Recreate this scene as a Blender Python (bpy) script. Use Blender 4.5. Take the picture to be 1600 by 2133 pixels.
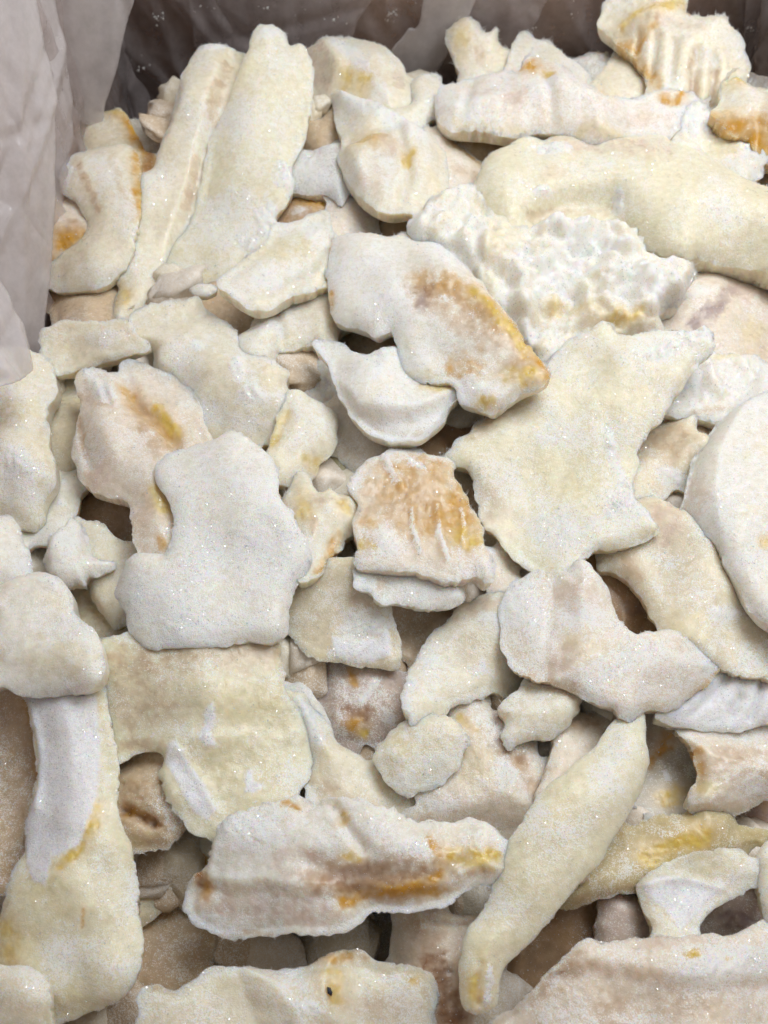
import bpy, math, random
import numpy as np
from mathutils import Vector
from mathutils.geometry import delaunay_2d_cdt

S = bpy.context.scene
for o in list(bpy.data.objects):
    bpy.data.objects.remove(o)
COL = S.collection
R = math.radians

# ------------------------------------------------------------------ camera
PITCH = R(58.0)          # camera looks this far below the horizontal
DIST = 0.45              # metres to the middle of the heap
W, H = 1600.0, 2133.0    # the photograph's frame
FPX = 1775.0             # focal length in frame pixels
FWD = np.array([0, math.cos(PITCH), -math.sin(PITCH)])
UP = np.array([0, math.sin(PITCH), math.cos(PITCH)])
RIGHT = np.array([1.0, 0, 0])
CAM = -DIST * FWD
cd = bpy.data.cameras.new("camera")
cam = bpy.data.objects.new("camera", cd)
COL.objects.link(cam)
cam.location = CAM
cam.rotation_euler = (math.pi / 2 - PITCH, 0, 0)
cd.sensor_fit = 'VERTICAL'
cd.sensor_height = 24.0
cd.lens = 24.0 * FPX / H
cd.clip_start = 0.005
cd.clip_end = 20
cd.dof.use_dof = True
cd.dof.focus_distance = 0.42
cd.dof.aperture_fstop = 9.0
S.camera = cam

# ------------------------------------------------------------------ world, lamp, exposure
wd = bpy.data.worlds.new("World")
S.world = wd
wd.use_nodes = True
bg = wd.node_tree.nodes["Background"]
bg.inputs[0].default_value = (0.98, 0.97, 0.98, 1)
bg.inputs[1].default_value = 0.24
ld = bpy.data.lights.new("ceiling_lamp", 'AREA')
ld.shape = 'RECTANGLE'
ld.size = 0.75
ld.size_y = 0.55
ld.energy = 8.3
ld.color = (0.98, 0.99, 1.0)
lamp = bpy.data.objects.new("ceiling_lamp", ld)
COL.objects.link(lamp)
lamp.location = (0.34, 0.34, 0.80)
lamp.rotation_euler = (Vector((0.06, 0.06, 0)) - lamp.location).to_track_quat('-Z', 'Y').to_euler()
S.view_settings.view_transform = 'Standard'
S.view_settings.look = 'None'
S.view_settings.exposure = 0.0
S.view_settings.gamma = 1.0
S.render.engine = 'CYCLES'
S.cycles.max_bounces = 8
S.cycles.diffuse_bounces = 3
S.cycles.glossy_bounces = 2
S.cycles.use_adaptive_sampling = True
S.cycles.adaptive_threshold = 0.04
S.cycles.adaptive_min_samples = 32
S.cycles.time_limit = 800
S.cycles.transmission_bounces = 6
S.cycles.transparent_max_bounces = 12
S.cycles.use_denoising = True
S.cycles.sample_clamp_indirect = 4.0
S.cycles.caustics_reflective = False
S.cycles.caustics_refractive = False

# ------------------------------------------------------------------ noise in numpy
def _hash(ix, iy, seed):
    with np.errstate(over='ignore'):
        n = (ix.astype(np.int64) * 374761393 + iy.astype(np.int64) * 668265263 + seed * 1442695041) & 0xFFFFFFFF
        n = ((n ^ (n >> 13)) * 1274126177) & 0xFFFFFFFF
        n = n ^ (n >> 16)
    return n

def noise(x, y, seed=0):
    """gradient noise, about -1..1"""
    ix = np.floor(x).astype(np.int64); iy = np.floor(y).astype(np.int64)
    fx = x - ix; fy = y - iy
    u = fx * fx * fx * (fx * (fx * 6 - 15) + 10)
    v = fy * fy * fy * (fy * (fy * 6 - 15) + 10)
    def g(dx, dy):
        a = _hash(ix + dx, iy + dy, seed) * (2 * math.pi / 4294967296.0)
        return np.cos(a) * (fx - dx) + np.sin(a) * (fy - dy)
    a = g(0, 0); b = g(1, 0); c = g(0, 1); d = g(1, 1)
    return 1.5 * ((a + (b - a) * u) * (1 - v) + (c + (d - c) * u) * v)

def fbm(x, y, wl, seed=0, octs=4, gain=0.55):
    t = np.zeros_like(x, dtype=float); amp = 1.0; s = 0
    for k in range(octs):
        t += amp * noise(x / wl + 17.3 * k, y / wl - 9.1 * k, seed + 31 * k)
        s += amp; amp *= gain; wl *= 0.5
    return t / s

def smooth(a, b, x):
    t = np.clip((x - a) / (b - a), 0, 1)
    return t * t * (3 - 2 * t)

# ------------------------------------------------------------------ frame rays <-> space
def ray(px, py):
    X = (np.asarray(px, float) - W / 2) / FPX
    Y = -(np.asarray(py, float) - H / 2) / FPX
    return X, Y

def at_depth(px, py, d):
    X, Y = ray(px, py)
    d = np.asarray(d, float)[..., None]
    return CAM + d * (FWD + X[..., None] * RIGHT + Y[..., None] * UP)

def plane_coef(p0, n):
    """1/depth = a + b X + c Y on the plane through p0 with normal n"""
    k = float(np.dot(p0 - CAM, n))
    return np.array([np.dot(FWD, n), np.dot(RIGHT, n), np.dot(UP, n)]) / k

def on_plane(px, py, co):
    X, Y = ray(px, py)
    return 1.0 / (co[0] + co[1] * X + co[2] * Y)

def plane_normal(co):
    n = co[0] * FWD + co[1] * RIGHT + co[2] * UP
    return -n / np.linalg.norm(n)         # towards the camera

# ------------------------------------------------------------------ materials
def nodes_of(name):
    m = bpy.data.materials.new(name)
    m.use_nodes = True
    nt = m.node_tree
    return m, nt, nt.nodes, nt.links, nt.nodes["Principled BSDF"]

def set_in(b, **kw):
    for k, v in kw.items():
        b.inputs[k.replace('_', ' ')].default_value = v

def ramp(N, p0, p1, c0=(0, 0, 0, 1), c1=(1, 1, 1, 1)):
    r = N.new("ShaderNodeValToRGB")
    r.color_ramp.elements[0].position = p0; r.color_ramp.elements[0].color = c0
    r.color_ramp.elements[1].position = p1; r.color_ramp.elements[1].color = c1
    return r

def mixc(N, L, fac, a, b, mode='MIX'):
    m = N.new("ShaderNodeMix"); m.data_type = 'RGBA'; m.blend_type = mode
    for sock, v in ((m.inputs[0], fac), (m.inputs[6], a), (m.inputs[7], b)):
        if isinstance(v, (int, float)): sock.default_value = v
        elif isinstance(v, tuple): sock.default_value = v
        else: L.new(v, sock)
    return m.outputs[2]

def math_n(N, L, op, a, b=0.0, clamp=False):
    m = N.new("ShaderNodeMath"); m.operation = op; m.use_clamp = clamp
    for i, v in enumerate((a, b)):
        if isinstance(v, (int, float)): m.inputs[i].default_value = v
        else: L.new(v, m.inputs[i])
    return m.outputs[0]

def tex_noise(N, L, vec, scale, detail=3, rough=0.6):
    t = N.new("ShaderNodeTexNoise")
    t.inputs["Scale"].default_value = scale
    t.inputs["Detail"].default_value = detail
    t.inputs["Roughness"].default_value = rough
    L.new(vec, t.inputs["Vector"])
    return t.outputs["Fac"]

def flesh_material(name="frozen_flesh", sss=1.0):
    m, nt, N, L, b = nodes_of(name)
    geo = N.new("ShaderNodeNewGeometry")
    pos = geo.outputs["Position"]
    ac = N.new("ShaderNodeAttribute"); ac.attribute_name = "tint"
    af = N.new("ShaderNodeAttribute"); af.attribute_name = "frost"
    afi = N.new("ShaderNodeAttribute"); afi.attribute_name = "film"
    n1 = tex_noise(N, L, pos, 260, 2, 0.65)
    n2 = tex_noise(N, L, pos, 800, 1.5, 0.75)
    n3 = tex_noise(N, L, pos, 2200, 0, 0.6)
    # rime: the frost attribute broken up by fine grain
    g = math_n(N, L, 'ADD', math_n(N, L, 'MULTIPLY', n2, 1.2), math_n(N, L, 'MULTIPLY', n3, 1.4))
    g = math_n(N, L, 'ADD', g, math_n(N, L, 'MULTIPLY', n1, 0.5))
    f = math_n(N, L, 'ADD', g, math_n(N, L, 'SUBTRACT', af.outputs["Fac"], 1.93))
    f = math_n(N, L, 'MULTIPLY', f, 3.4, True)
    # slow mottling of the flesh itself
    mot = ramp(N, 0.3, 0.72, (0.90, 0.89, 0.86, 1), (1.06, 1.06, 1.07, 1))
    L.new(n1, mot.inputs[0])
    base = mixc(N, L, 1.0, ac.outputs["Color"], mot.outputs[0], 'MULTIPLY')
    base = mixc(N, L, math_n(N, L, 'MULTIPLY', f, 0.80), base, (0.94, 0.935, 0.92, 1))
    # dark pinprick specks on the dry skin patches
    sp = N.new("ShaderNodeTexVoronoi"); sp.inputs["Scale"].default_value = 620
    L.new(pos, sp.inputs["Vector"])
    spr = ramp(N, 0.12, 0.2, (1, 1, 1, 1), (0, 0, 0, 1)); L.new(sp.outputs["Distance"], spr.inputs[0])
    spc = N.new("ShaderNodeSeparateColor"); L.new(sp.outputs["Color"], spc.inputs[0])
    keep = math_n(N, L, 'GREATER_THAN', spc.outputs[0], 0.62)
    spk = math_n(N, L, 'MULTIPLY', math_n(N, L, 'MULTIPLY', spr.outputs[0], keep), math_n(N, L, 'MULTIPLY', afi.outputs["Fac"], 0.55))
    base = mixc(N, L, spk, base, (0.16, 0.15, 0.17, 1))
    L.new(base, b.inputs["Base Color"])
    rr = N.new("ShaderNodeMapRange"); L.new(math_n(N, L, 'ADD', math_n(N, L, 'MULTIPLY', n1, 0.6), math_n(N, L, 'SUBTRACT', af.outputs["Fac"], 0.3)), rr.inputs[0])
    rr.inputs[3].default_value = 0.27; rr.inputs[4].default_value = 0.5
    L.new(rr.outputs[0], b.inputs["Roughness"])
    set_in(b, Specular_IOR_Level=0.5)
    b.inputs["Subsurface Weight"].default_value = sss
    b.inputs["Subsurface Radius"].default_value = (1.0, 0.76, 0.50)
    b.inputs["Subsurface Scale"].default_value = 0.0075
    # grain
    bp = N.new("ShaderNodeBump"); bp.inputs["Distance"].default_value = 0.0009
    bs = N.new("ShaderNodeMapRange"); L.new(af.outputs["Fac"], bs.inputs[0]); bs.inputs[1].default_value = 0.0; bs.inputs[2].default_value = 0.9; bs.inputs[3].default_value = 0.15; bs.inputs[4].default_value = 0.75; L.new(bs.outputs[0], bp.inputs["Strength"])
    hh = math_n(N, L, 'ADD', n2, math_n(N, L, 'MULTIPLY', n3, 0.6))
    hh = math_n(N, L, 'ADD', hh, math_n(N, L, 'MULTIPLY', n1, 0.8))
    L.new(hh, bp.inputs["Height"])
    L.new(bp.outputs[0], b.inputs["Normal"])
    return m

def rime_material():
    m, nt, N, L, b = nodes_of("rime_crystal")
    set_in(b, Base_Color=(0.96, 0.955, 0.94, 1), Roughness=0.22, Specular_IOR_Level=0.5)
    tl = N.new("ShaderNodeBsdfTranslucent"); tl.inputs[0].default_value = (0.97, 0.96, 0.94, 1)
    mx = N.new("ShaderNodeMixShader"); mx.inputs[0].default_value = 0.5
    L.new(b.outputs[0], mx.inputs[1]); L.new(tl.outputs[0], mx.inputs[2])
    L.new(mx.outputs[0], N["Material Output"].inputs[0])
    return m

def glint_material():
    m, nt, N, L, b = nodes_of("ice_facet")
    set_in(b, Base_Color=(0.90, 0.91, 0.93, 1), Roughness=0.5, Specular_IOR_Level=0.5)
    gl = N.new("ShaderNodeBsdfGlossy"); gl.inputs["Roughness"].default_value = 0.12
    mx = N.new("ShaderNodeMixShader"); mx.inputs[0].default_value = 0.34
    L.new(b.outputs[0], mx.inputs[1]); L.new(gl.outputs[0], mx.inputs[2])
    L.new(mx.outputs[0], N["Material Output"].inputs[0])
    return m

def card_material():
    m, nt, N, L, b = nodes_of("corrugated_cardboard")
    tc = N.new("ShaderNodeTexCoord"); pos = tc.outputs["Object"]
    n = tex_noise(N, L, pos, 40, 5, 0.6)
    r = ramp(N, 0.25, 0.8, (0.26, 0.155, 0.10, 1), (0.40, 0.25, 0.165, 1)); L.new(n, r.inputs[0])
    wv = N.new("ShaderNodeTexWave"); wv.inputs["Scale"].default_value = 55; wv.inputs["Distortion"].default_value = 0.6
    wv.bands_direction = 'Z'; L.new(pos, wv.inputs["Vector"])
    c = mixc(N, L, 0.12, r.outputs[0], wv.outputs["Color"], 'OVERLAY')
    L.new(c, b.inputs["Base Color"]); set_in(b, Roughness=0.85)
    bp = N.new("ShaderNodeBump"); bp.inputs["Strength"].default_value = 0.3; bp.inputs["Distance"].default_value = 0.001
    L.new(wv.outputs["Fac"], bp.inputs["Height"]); L.new(bp.outputs[0], b.inputs["Normal"])
    return m

def film_material(name, clear, tint):
    """milky polythene"""
    m, nt, N, L, b = nodes_of(name)
    geo = N.new("ShaderNodeNewGeometry"); pos = geo.outputs["Position"]
    n = tex_noise(N, L, pos, 60, 5, 0.6)
    n2 = tex_noise(N, L, pos, 420, 3, 0.6)
    set_in(b, Base_Color=tint, Roughness=0.14, Specular_IOR_Level=0.6)
    mp = N.new("ShaderNodeMapping"); mp.inputs["Scale"].default_value = (1.0, 1.0, 0.35); mp.inputs["Rotation"].default_value = (0.3, 0.25, 0.2)
    L.new(pos, mp.inputs[0])
    wb = N.new("ShaderNodeVectorMath"); wb.operation = 'ADD'
    nz = N.new("ShaderNodeTexNoise"); nz.inputs["Scale"].default_value = 14; L.new(mp.outputs[0], nz.inputs["Vector"])
    sc = N.new("ShaderNodeVectorMath"); sc.operation = 'SCALE'; sc.inputs["Scale"].default_value = 0.06; L.new(nz.outputs["Color"], sc.inputs[0])
    L.new(mp.outputs[0], wb.inputs[0]); L.new(sc.outputs[0], wb.inputs[1])
    vr = N.new("ShaderNodeTexVoronoi"); vr.feature = 'DISTANCE_TO_EDGE'; vr.inputs["Scale"].default_value = 17
    L.new(wb.outputs[0], vr.inputs["Vector"])
    cr = ramp(N, 0.0, 0.10); L.new(vr.outputs["Distance"], cr.inputs[0])
    bp = N.new("ShaderNodeBump"); bp.inputs["Strength"].default_value = 0.45; bp.inputs["Distance"].default_value = 0.0022
    L.new(math_n(N, L, 'ADD', cr.outputs[0], math_n(N, L, 'MULTIPLY', n, 1.2)), bp.inputs["Height"])
    L.new(bp.outputs[0], b.inputs["Normal"])
    tl = N.new("ShaderNodeBsdfTranslucent"); tl.inputs[0].default_value = tint
    mx = N.new("ShaderNodeMixShader"); mx.inputs[0].default_value = 0.45
    L.new(b.outputs[0], mx.inputs[1]); L.new(tl.outputs[0], mx.inputs[2])
    tr = N.new("ShaderNodeBsdfTransparent")
    mr = N.new("ShaderNodeMapRange"); L.new(n, mr.inputs[0])
    mr.inputs[1].default_value = 0.3; mr.inputs[2].default_value = 0.7
    mr.inputs[3].default_value = clear + 0.10; mr.inputs[4].default_value = clear - 0.10
    mx2 = N.new("ShaderNodeMixShader"); L.new(mr.outputs[0], mx2.inputs[0])
    L.new(mx.outputs[0], mx2.inputs[1]); L.new(tr.outputs[0], mx2.inputs[2])
    L.new(mx2.outputs[0], N["Material Output"].inputs[0])
    return m

def dark_material():
    m, nt, N, L, b = nodes_of("dark_speck")
    set_in(b, Base_Color=(0.03, 0.035, 0.05, 1), Roughness=0.6)
    return m

M_FLESH = flesh_material()
M_HEAP = flesh_material("heap_flesh", 0.0)
M_RIME = rime_material()
M_GLINT = glint_material()
M_CARD = card_material()
M_LINER = film_material("liner_film", 0.60, (0.72, 0.66, 0.66, 1))
M_FOLD = film_material("liner_fold_film", 0.46, (0.92, 0.89, 0.905, 1))
M_SPECK = dark_material()

# ------------------------------------------------------------------ mesh helpers
def mesh_obj(name, verts, faces, mat, parent=None, smooth_sh=True, origin=None, attrs=None):
    verts = np.asarray(verts, float)
    if origin is None: origin = np.zeros(3)
    me = bpy.data.meshes.new(name)
    faces = np.asarray(faces, dtype=np.int32)
    me.vertices.add(len(verts)); me.vertices.foreach_set("co", (verts - origin).astype(np.float32).ravel())
    k = faces.shape[1]
    me.loops.add(faces.size); me.loops.foreach_set("vertex_index", faces.ravel())
    me.polygons.add(len(faces))
    me.polygons.foreach_set("loop_start", np.arange(0, faces.size, k, dtype=np.int32))
    if smooth_sh: me.polygons.foreach_set("use_smooth", np.ones(len(faces), dtype=bool))
    me.update(calc_edges=True)
    for an, (typ, dat) in (attrs or {}).items():
        a = me.attributes.new(an, typ, 'POINT')
        a.data.foreach_set("color" if typ == 'FLOAT_COLOR' else "value", np.asarray(dat, np.float32).ravel())
    me.materials.append(mat)
    o = bpy.data.objects.new(name, me); COL.objects.link(o)
    if parent is not None:
        o.parent = parent
    else:
        o.location = origin
    return o

def tag(o, label=None, cat=None, group=None, kind=None):
    if label: o["label"] = label
    if cat: o["category"] = cat
    if group: o["group"] = group
    if kind: o["kind"] = kind
    return o

def box_mesh(name, lo, hi, mat, parent):
    x0, y0, z0 = lo; x1, y1, z1 = hi
    v = [(x0, y0, z0), (x1, y0, z0), (x1, y1, z0), (x0, y1, z0), (x0, y0, z1), (x1, y0, z1), (x1, y1, z1), (x0, y1, z1)]
    f = [(0, 3, 2, 1), (4, 5, 6, 7), (0, 1, 5, 4), (1, 2, 6, 5), (2, 3, 7, 6), (3, 0, 4, 7)]
    return mesh_obj(name, v, f, mat, parent, False)

def empty(name, loc=(0, 0, 0)):
    e = bpy.data.objects.new(name, None); COL.objects.link(e); e.location = loc
    return e

# ------------------------------------------------------------------ the carton
ZB, ZT = -0.16, 0.12
XL, XR, YB, YF = -0.245, 0.335, 0.535, -0.34
T = 0.005
carton = tag(empty("cardboard_carton"), "brown cardboard carton seen dimly through its plastic lining", "carton")
box_mesh("side_panel", (XL - T, YF - T, ZB), (XL, YB + T, ZT), M_CARD, carton)
box_mesh("side_panel", (XR, YF - T, ZB), (XR + T, YB + T, ZT), M_CARD, carton)
box_mesh("end_panel", (XL, YB, ZB), (XR, YB + T, ZT), M_CARD, carton)
box_mesh("end_panel", (XL, YF - T, ZB), (XR, YF, ZT), M_CARD, carton)
box_mesh("bottom_panel", (XL - T, YF - T, ZB - T), (XR + T, YB + T, ZB), M_CARD, carton)

# ------------------------------------------------------------------ the polythene lining
liner = tag(empty("plastic_liner"), "milky crumpled plastic bag lining the carton, hanging in folds along two sides", "bag")

def sheet(name, fn, nu, nv, mat):
    u, v = np.meshgrid(np.linspace(0, 1, nu), np.linspace(0, 1, nv))
    P = fn(u.ravel(), v.ravel())
    i = np.arange(nu * nv).reshape(nv, nu)
    f = np.stack([i[:-1, :-1], i[:-1, 1:], i[1:, 1:], i[1:, :-1]], -1).reshape(-1, 4)
    o = mesh_obj(name, P, f, mat, liner)
    return o

def crumple(a, b, seed):
    r1 = np.abs(noise(a * 9, b * 5, seed)); r2 = np.abs(noise(a * 22 + b * 6, b * 12, seed + 1))
    return 0.010 * (1 - r1) ** 3 + 0.004 * (1 - r2) ** 4 + 0.004 * noise(a * 4, b * 2, seed + 5)

def back_fn(u, v):
    x = XL + (XR - XL) * u; z = ZB + (ZT - ZB) * v
    y = YB - 0.004 - crumple(x * 2.2 + z * 0.9, z * 1.2, 5)
    return np.stack([x, y, z], 1)
def left_fn(u, v):
    y = YF + (YB - YF) * u; z = ZB + (ZT - ZB) * v
    x = XL + 0.004 + crumple(y * 2.2, z * 1.2, 15)
    return np.stack([x, y, z], 1)
def right_fn(u, v):
    y = YF + (YB - YF) * u; z = ZB + (ZT - ZB) * v
    x = XR - 0.004 - crumple(y * 2.2 - z, z * 1.2, 25)
    return np.stack([x, y, z], 1)
sheet("lining_sheet", back_fn, 150, 80, M_LINER)
sheet("lining_sheet", left_fn, 150, 80, M_LINER)
sheet("lining_sheet", right_fn, 110, 60, M_LINER)

# loose folds: (outline in frame, plane point, plane normal, bulge m, seed)
def loose_fold(pts, co, bulge, seed, mat=M_FOLD, thick=0.0004):
    poly = smooth_poly(np.array(pts, float), 6, 0.8, seed, tension=0.9)
    bx, tri, d = triangulate(poly, 6, seed)
    x, y = bx[:, 0], bx[:, 1]
    n = plane_normal(co)
    dep = on_plane(x, y, co)
    c = poly.mean(0); half = np.abs(x - c[0]).max() + 1
    rng = np.random.RandomState(seed)
    w = fbm(x, y * 0.4, 260, seed, 2) * 0.004
    px2m = float(np.mean(dep)) / FPX
    for q in range(8):                    # sharp creases: the film kinks along lines
        th = rng.normal(math.pi / 2, 0.45) if q < 6 else rng.uniform(0, math.pi)
        i = rng.randint(len(x))
        dd = (x - x[i]) * math.sin(th) - (y - y[i]) * math.cos(th)
        al = (x - x[i]) * math.cos(th) + (y - y[i]) * math.sin(th)
        fade = np.exp(-(al / rng.uniform(250, 600)) ** 2)
        w += rng.choice([-1, 1]) * rng.uniform(.15, .5) * px2m * np.maximum(0, 22 - np.abs(dd)) * fade
    w += bulge * (1 - ((x - c[0]) / half) ** 2)
    P = at_depth(x, y, dep) + n * w[:, None]
    Q = P - n * thick
    k = len(P)
    E = rim_edges(tri); rim, nx = E[:, 0], E[:, 1]
    side = np.concatenate([np.stack([rim, rim + k, nx], 1), np.stack([nx, rim + k, nx + k], 1)])
    F = np.concatenate([tri, tri[:, ::-1] + k, side])
    return mesh_obj("fold", np.concatenate([P, Q]), F, mat, liner)

# ------------------------------------------------------------------ outlines and meshing
def catmull(P, n):
    out = []
    m = len(P)
    for i in range(m):
        p0, p1, p2, p3 = P[i - 1], P[i], P[(i + 1) % m], P[(i + 2) % m]
        t = np.linspace(0, 1, n, endpoint=False)[:, None]
        out.append(0.5 * (2 * p1 + (p2 - p0) * t + (2 * p0 - 5 * p1 + 4 * p2 - p3) * t ** 2 + (3 * p1 - p0 - 3 * p2 + p3) * t ** 3))
    return np.concatenate(out)

def smooth_poly(P, step, rough, seed, tension=0.5):
    C = catmull(P, 12)
    seg = np.linalg.norm(np.roll(C, -1, 0) - C, axis=1)
    s = np.concatenate([[0], np.cumsum(seg)])
    n = max(24, int(s[-1] / step))
    t = np.arange(n) * s[-1] / n
    CC = np.concatenate([C, C[:1]])
    Q = np.stack([np.interp(t, s, CC[:, 0]), np.interp(t, s, CC[:, 1])], 1)
    tan = np.roll(Q, -1, 0) - np.roll(Q, 1, 0)
    nr = np.stack([tan[:, 1], -tan[:, 0]], 1)
    nr /= np.linalg.norm(nr, axis=1)[:, None] + 1e-9
    x, y = Q[:, 0], Q[:, 1]
    w = 1.5 * noise(x / 46, y / 46, seed) + 0.8 * noise(x / 21, y / 21, seed + 1)
    rag = smooth(-0.05, 0.45, noise(x / 75, y / 75, seed + 3))
    w = w + rag * (0.9 * noise(x / 11, y / 11, seed + 2) + 0.6 * noise(x / 6, y / 6, seed + 4))
    smooth_poly.base = Q
    return Q + nr * (w * rough)[:, None]

def poly_dist(x, y, poly):
    """distance to the closed outline"""
    a = poly; b = np.roll(poly, -1, 0)
    ab = b - a; L2 = (ab ** 2).sum(1) + 1e-9
    out = np.empty(len(x))
    for i in range(0, len(x), 2000):
        px = x[i:i + 2000, None] - a[None, :, 0]; py = y[i:i + 2000, None] - a[None, :, 1]
        t = np.clip((px * ab[:, 0] + py * ab[:, 1]) / L2, 0, 1)
        dx = px - t * ab[:, 0]; dy = py - t * ab[:, 1]
        out[i:i + 2000] = np.sqrt((dx * dx + dy * dy).min(1))
    return out

def inside(x, y, poly):
    r = np.zeros(len(x), bool)
    xa, ya = poly[:, 0], poly[:, 1]
    xb, yb = np.roll(xa, -1), np.roll(ya, -1)
    for i in range(0, len(x), 4000):
        X = x[i:i + 4000, None]; Y = y[i:i + 4000, None]
        c = ((ya > Y) != (yb > Y)) & (X < (xb - xa) * (Y - ya) / (yb - ya + 1e-12) + xa)
        r[i:i + 4000] = (c.sum(1) % 2) == 1
    return r

def line_dist(x, y, pts):
    """distance and signed side to an open polyline (positive: right-hand side as seen in the frame)"""
    P = np.array(pts, float)
    best = np.full(len(x), 1e9); sg = np.zeros(len(x))
    for a, b in zip(P[:-1], P[1:]):
        ab = b - a; L2 = (ab ** 2).sum() + 1e-9
        px, py = x - a[0], y - a[1]
        t = np.clip((px * ab[0] + py * ab[1]) / L2, 0, 1)
        d = np.hypot(px - t * ab[0], py - t * ab[1])
        cr = (ab[0] * py - ab[1] * px) / math.sqrt(L2)
        m = d < best
        best = np.where(m, d, best); sg = np.where(m, np.sign(cr), sg)
    return best, sg

def triangulate(poly, step, seed):
    rng = np.random.RandomState(seed)
    x0, y0 = poly.min(0); x1, y1 = poly.max(0)
    ys = np.arange(y0, y1, step * 0.866)
    gx, gy = [], []
    for k, yy in enumerate(ys):
        xs = np.arange(x0 + (step / 2 if k % 2 else 0), x1, step)
        gx.append(xs); gy.append(np.full(len(xs), yy))
    gx = np.concatenate(gx); gy = np.concatenate(gy)
    gx = gx + rng.uniform(-.22, .22, len(gx)) * step; gy = gy + rng.uniform(-.22, .22, len(gy)) * step
    ins = inside(gx, gy, poly)
    gx, gy = gx[ins], gy[ins]
    d = poly_dist(gx, gy, poly)
    k = d > step * 0.45
    gx, gy, d = gx[k], gy[k], d[k]
    n = len(poly)
    pts = [Vector(p) for p in poly] + [Vector((a, b)) for a, b in zip(gx, gy)]
    r = delaunay_2d_cdt(pts, [], [list(range(n))], 1, 1e-4, False)
    V = np.array([tuple(v) for v in r[0]]); F = np.array([f for f in r[2] if len(f) == 3], dtype=np.int64)
    ce = V[F].mean(1)
    F = F[inside(ce[:, 0], ce[:, 1], poly)]
    used = np.unique(F); mp = np.full(len(V), -1); mp[used] = np.arange(len(used)); V = V[used]; F = mp[F]
    # orientation: counter-clockwise as seen by the camera (frame y points down)
    a, b, c = V[F[:, 0]], V[F[:, 1]], V[F[:, 2]]
    cr = (b[:, 0] - a[:, 0]) * (c[:, 1] - a[:, 1]) - (b[:, 1] - a[:, 1]) * (c[:, 0] - a[:, 0])
    F[cr > 0] = F[cr > 0][:, ::-1]
    dist = poly_dist(V[:, 0], V[:, 1], poly)
    return V, F, dist

def rim_edges(F):
    E = np.concatenate([F[:, [0, 1]], F[:, [1, 2]], F[:, [2, 0]]])
    key = E[:, 0] * 1000003 + E[:, 1]; rev = E[:, 1] * 1000003 + E[:, 0]
    return E[~np.isin(key, rev)]

# ------------------------------------------------------------------ colours
TONE = {  # tan and brown on deep pieces carry the warm shade of the gaps
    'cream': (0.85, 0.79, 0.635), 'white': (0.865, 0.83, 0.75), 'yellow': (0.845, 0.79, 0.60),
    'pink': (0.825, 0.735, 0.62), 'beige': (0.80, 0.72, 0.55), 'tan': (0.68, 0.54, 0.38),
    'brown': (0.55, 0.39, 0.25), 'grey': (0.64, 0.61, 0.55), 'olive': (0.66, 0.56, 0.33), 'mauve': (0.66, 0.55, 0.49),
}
STAIN_SHADE = {  # stain colours; tan also paints shade on side faces and in recesses
    'och': (0.66, 0.36, 0.045), 'yel': (0.74, 0.55, 0.13), 'brn': (0.33, 0.16, 0.07), 'tan': (0.60, 0.44, 0.30),
    'pur': (0.40, 0.31, 0.31), 'pnk': (0.70, 0.55, 0.47), 'dk': (0.30, 0.21, 0.14), 'lem': (0.77, 0.69, 0.43),
}

DEBUG = False
PIECES = []
def P(order, tone, name, label, pts, **kw):
    PIECES.append(dict(order=order, tone=tone, name=name, label=label, pts=pts, **kw))

# ---- back of the carton, left
P(4.0,'cream','frozen_strip','narrow pale baton standing left of the broad strip at the back',
  [(410,105),(435,90),(470,95),(500,120),(498,190),(470,240),(442,300),(425,370),(385,470),(350,560),(335,640),(290,665),(235,655),(255,580),(290,470),(310,400),(325,330),(350,265),(370,200),(385,140)],
  T=26,B=22,R=34,frost=.35,step=[([(330,640),(372,480),(415,330),(452,200),(478,110)],16,12)],stain=[('wht',(440,105),(30,14)),('tan',[(478,150),(440,260)],18,.5),('tan',[(415,350),(385,460)],14,.5),('yel',(258,625),(20,25),.4)],lean=.3,tilt=(14,0))  # the tan strokes down the right paint that side's shade
P(6.0,'yellow','frozen_strip','broad straight pale yellow strip leaning up against the back of the carton',
  [(530,60),(560,50),(590,65),(603,95),(628,90),(650,130),(652,210),(635,290),(615,345),(612,400),(580,450),(575,490),(530,530),(470,580),(455,600),(400,595),(345,565),(355,510),(390,470),(420,380),(432,310),(470,220),(500,140),(515,100)],
  T=22,R=30,frost=.45,stain=[('wht',(597,378),(30,36),1),('wht',(560,470),(26,34),1),('wht',(525,520),(24,16),1),('wht',(480,430),(70,40),.4),('wht',(560,75),(30,20),.5)],lean=.3,tilt=(14,0),lump=.8)
P(1.0,'grey','frozen_flake','small grey flake deep in the back left corner',
  [(275,255),(305,253),(335,290),(345,310),(310,340),(270,330)],T=12,R=20,frost=.1,rough=1.2)
P(3.0,'beige','frozen_chunk','beige chunk with orange right edge tucked behind the curled crescent',
  [(148,218),(200,230),(255,232),(285,280),(312,330),(316,375),(300,410),(200,360),(145,318),(150,260)],
  T=22,R=34,frost=.3,stain=[('och',[(255,238),(285,285),(312,345),(308,395)],15,.85),('brn',[(310,320),(312,385)],10,.5),('yel',[(200,232),(255,236)],7,.7)])
P(4.0,'pink','frozen_chunk','orange stained chunk between the plastic fold and the curled crescent',
  [(95,395),(150,400),(205,470),(185,545),(110,585),(75,560)],T=16,R=26,frost=.2,
  stain=[('och',(150,498),(26,18),.95),('och',[(85,548),(140,520),(175,490)],13,.95),('wht',(152,496),(8,7)),('brn',(165,480),(20,16),.4)])
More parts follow.
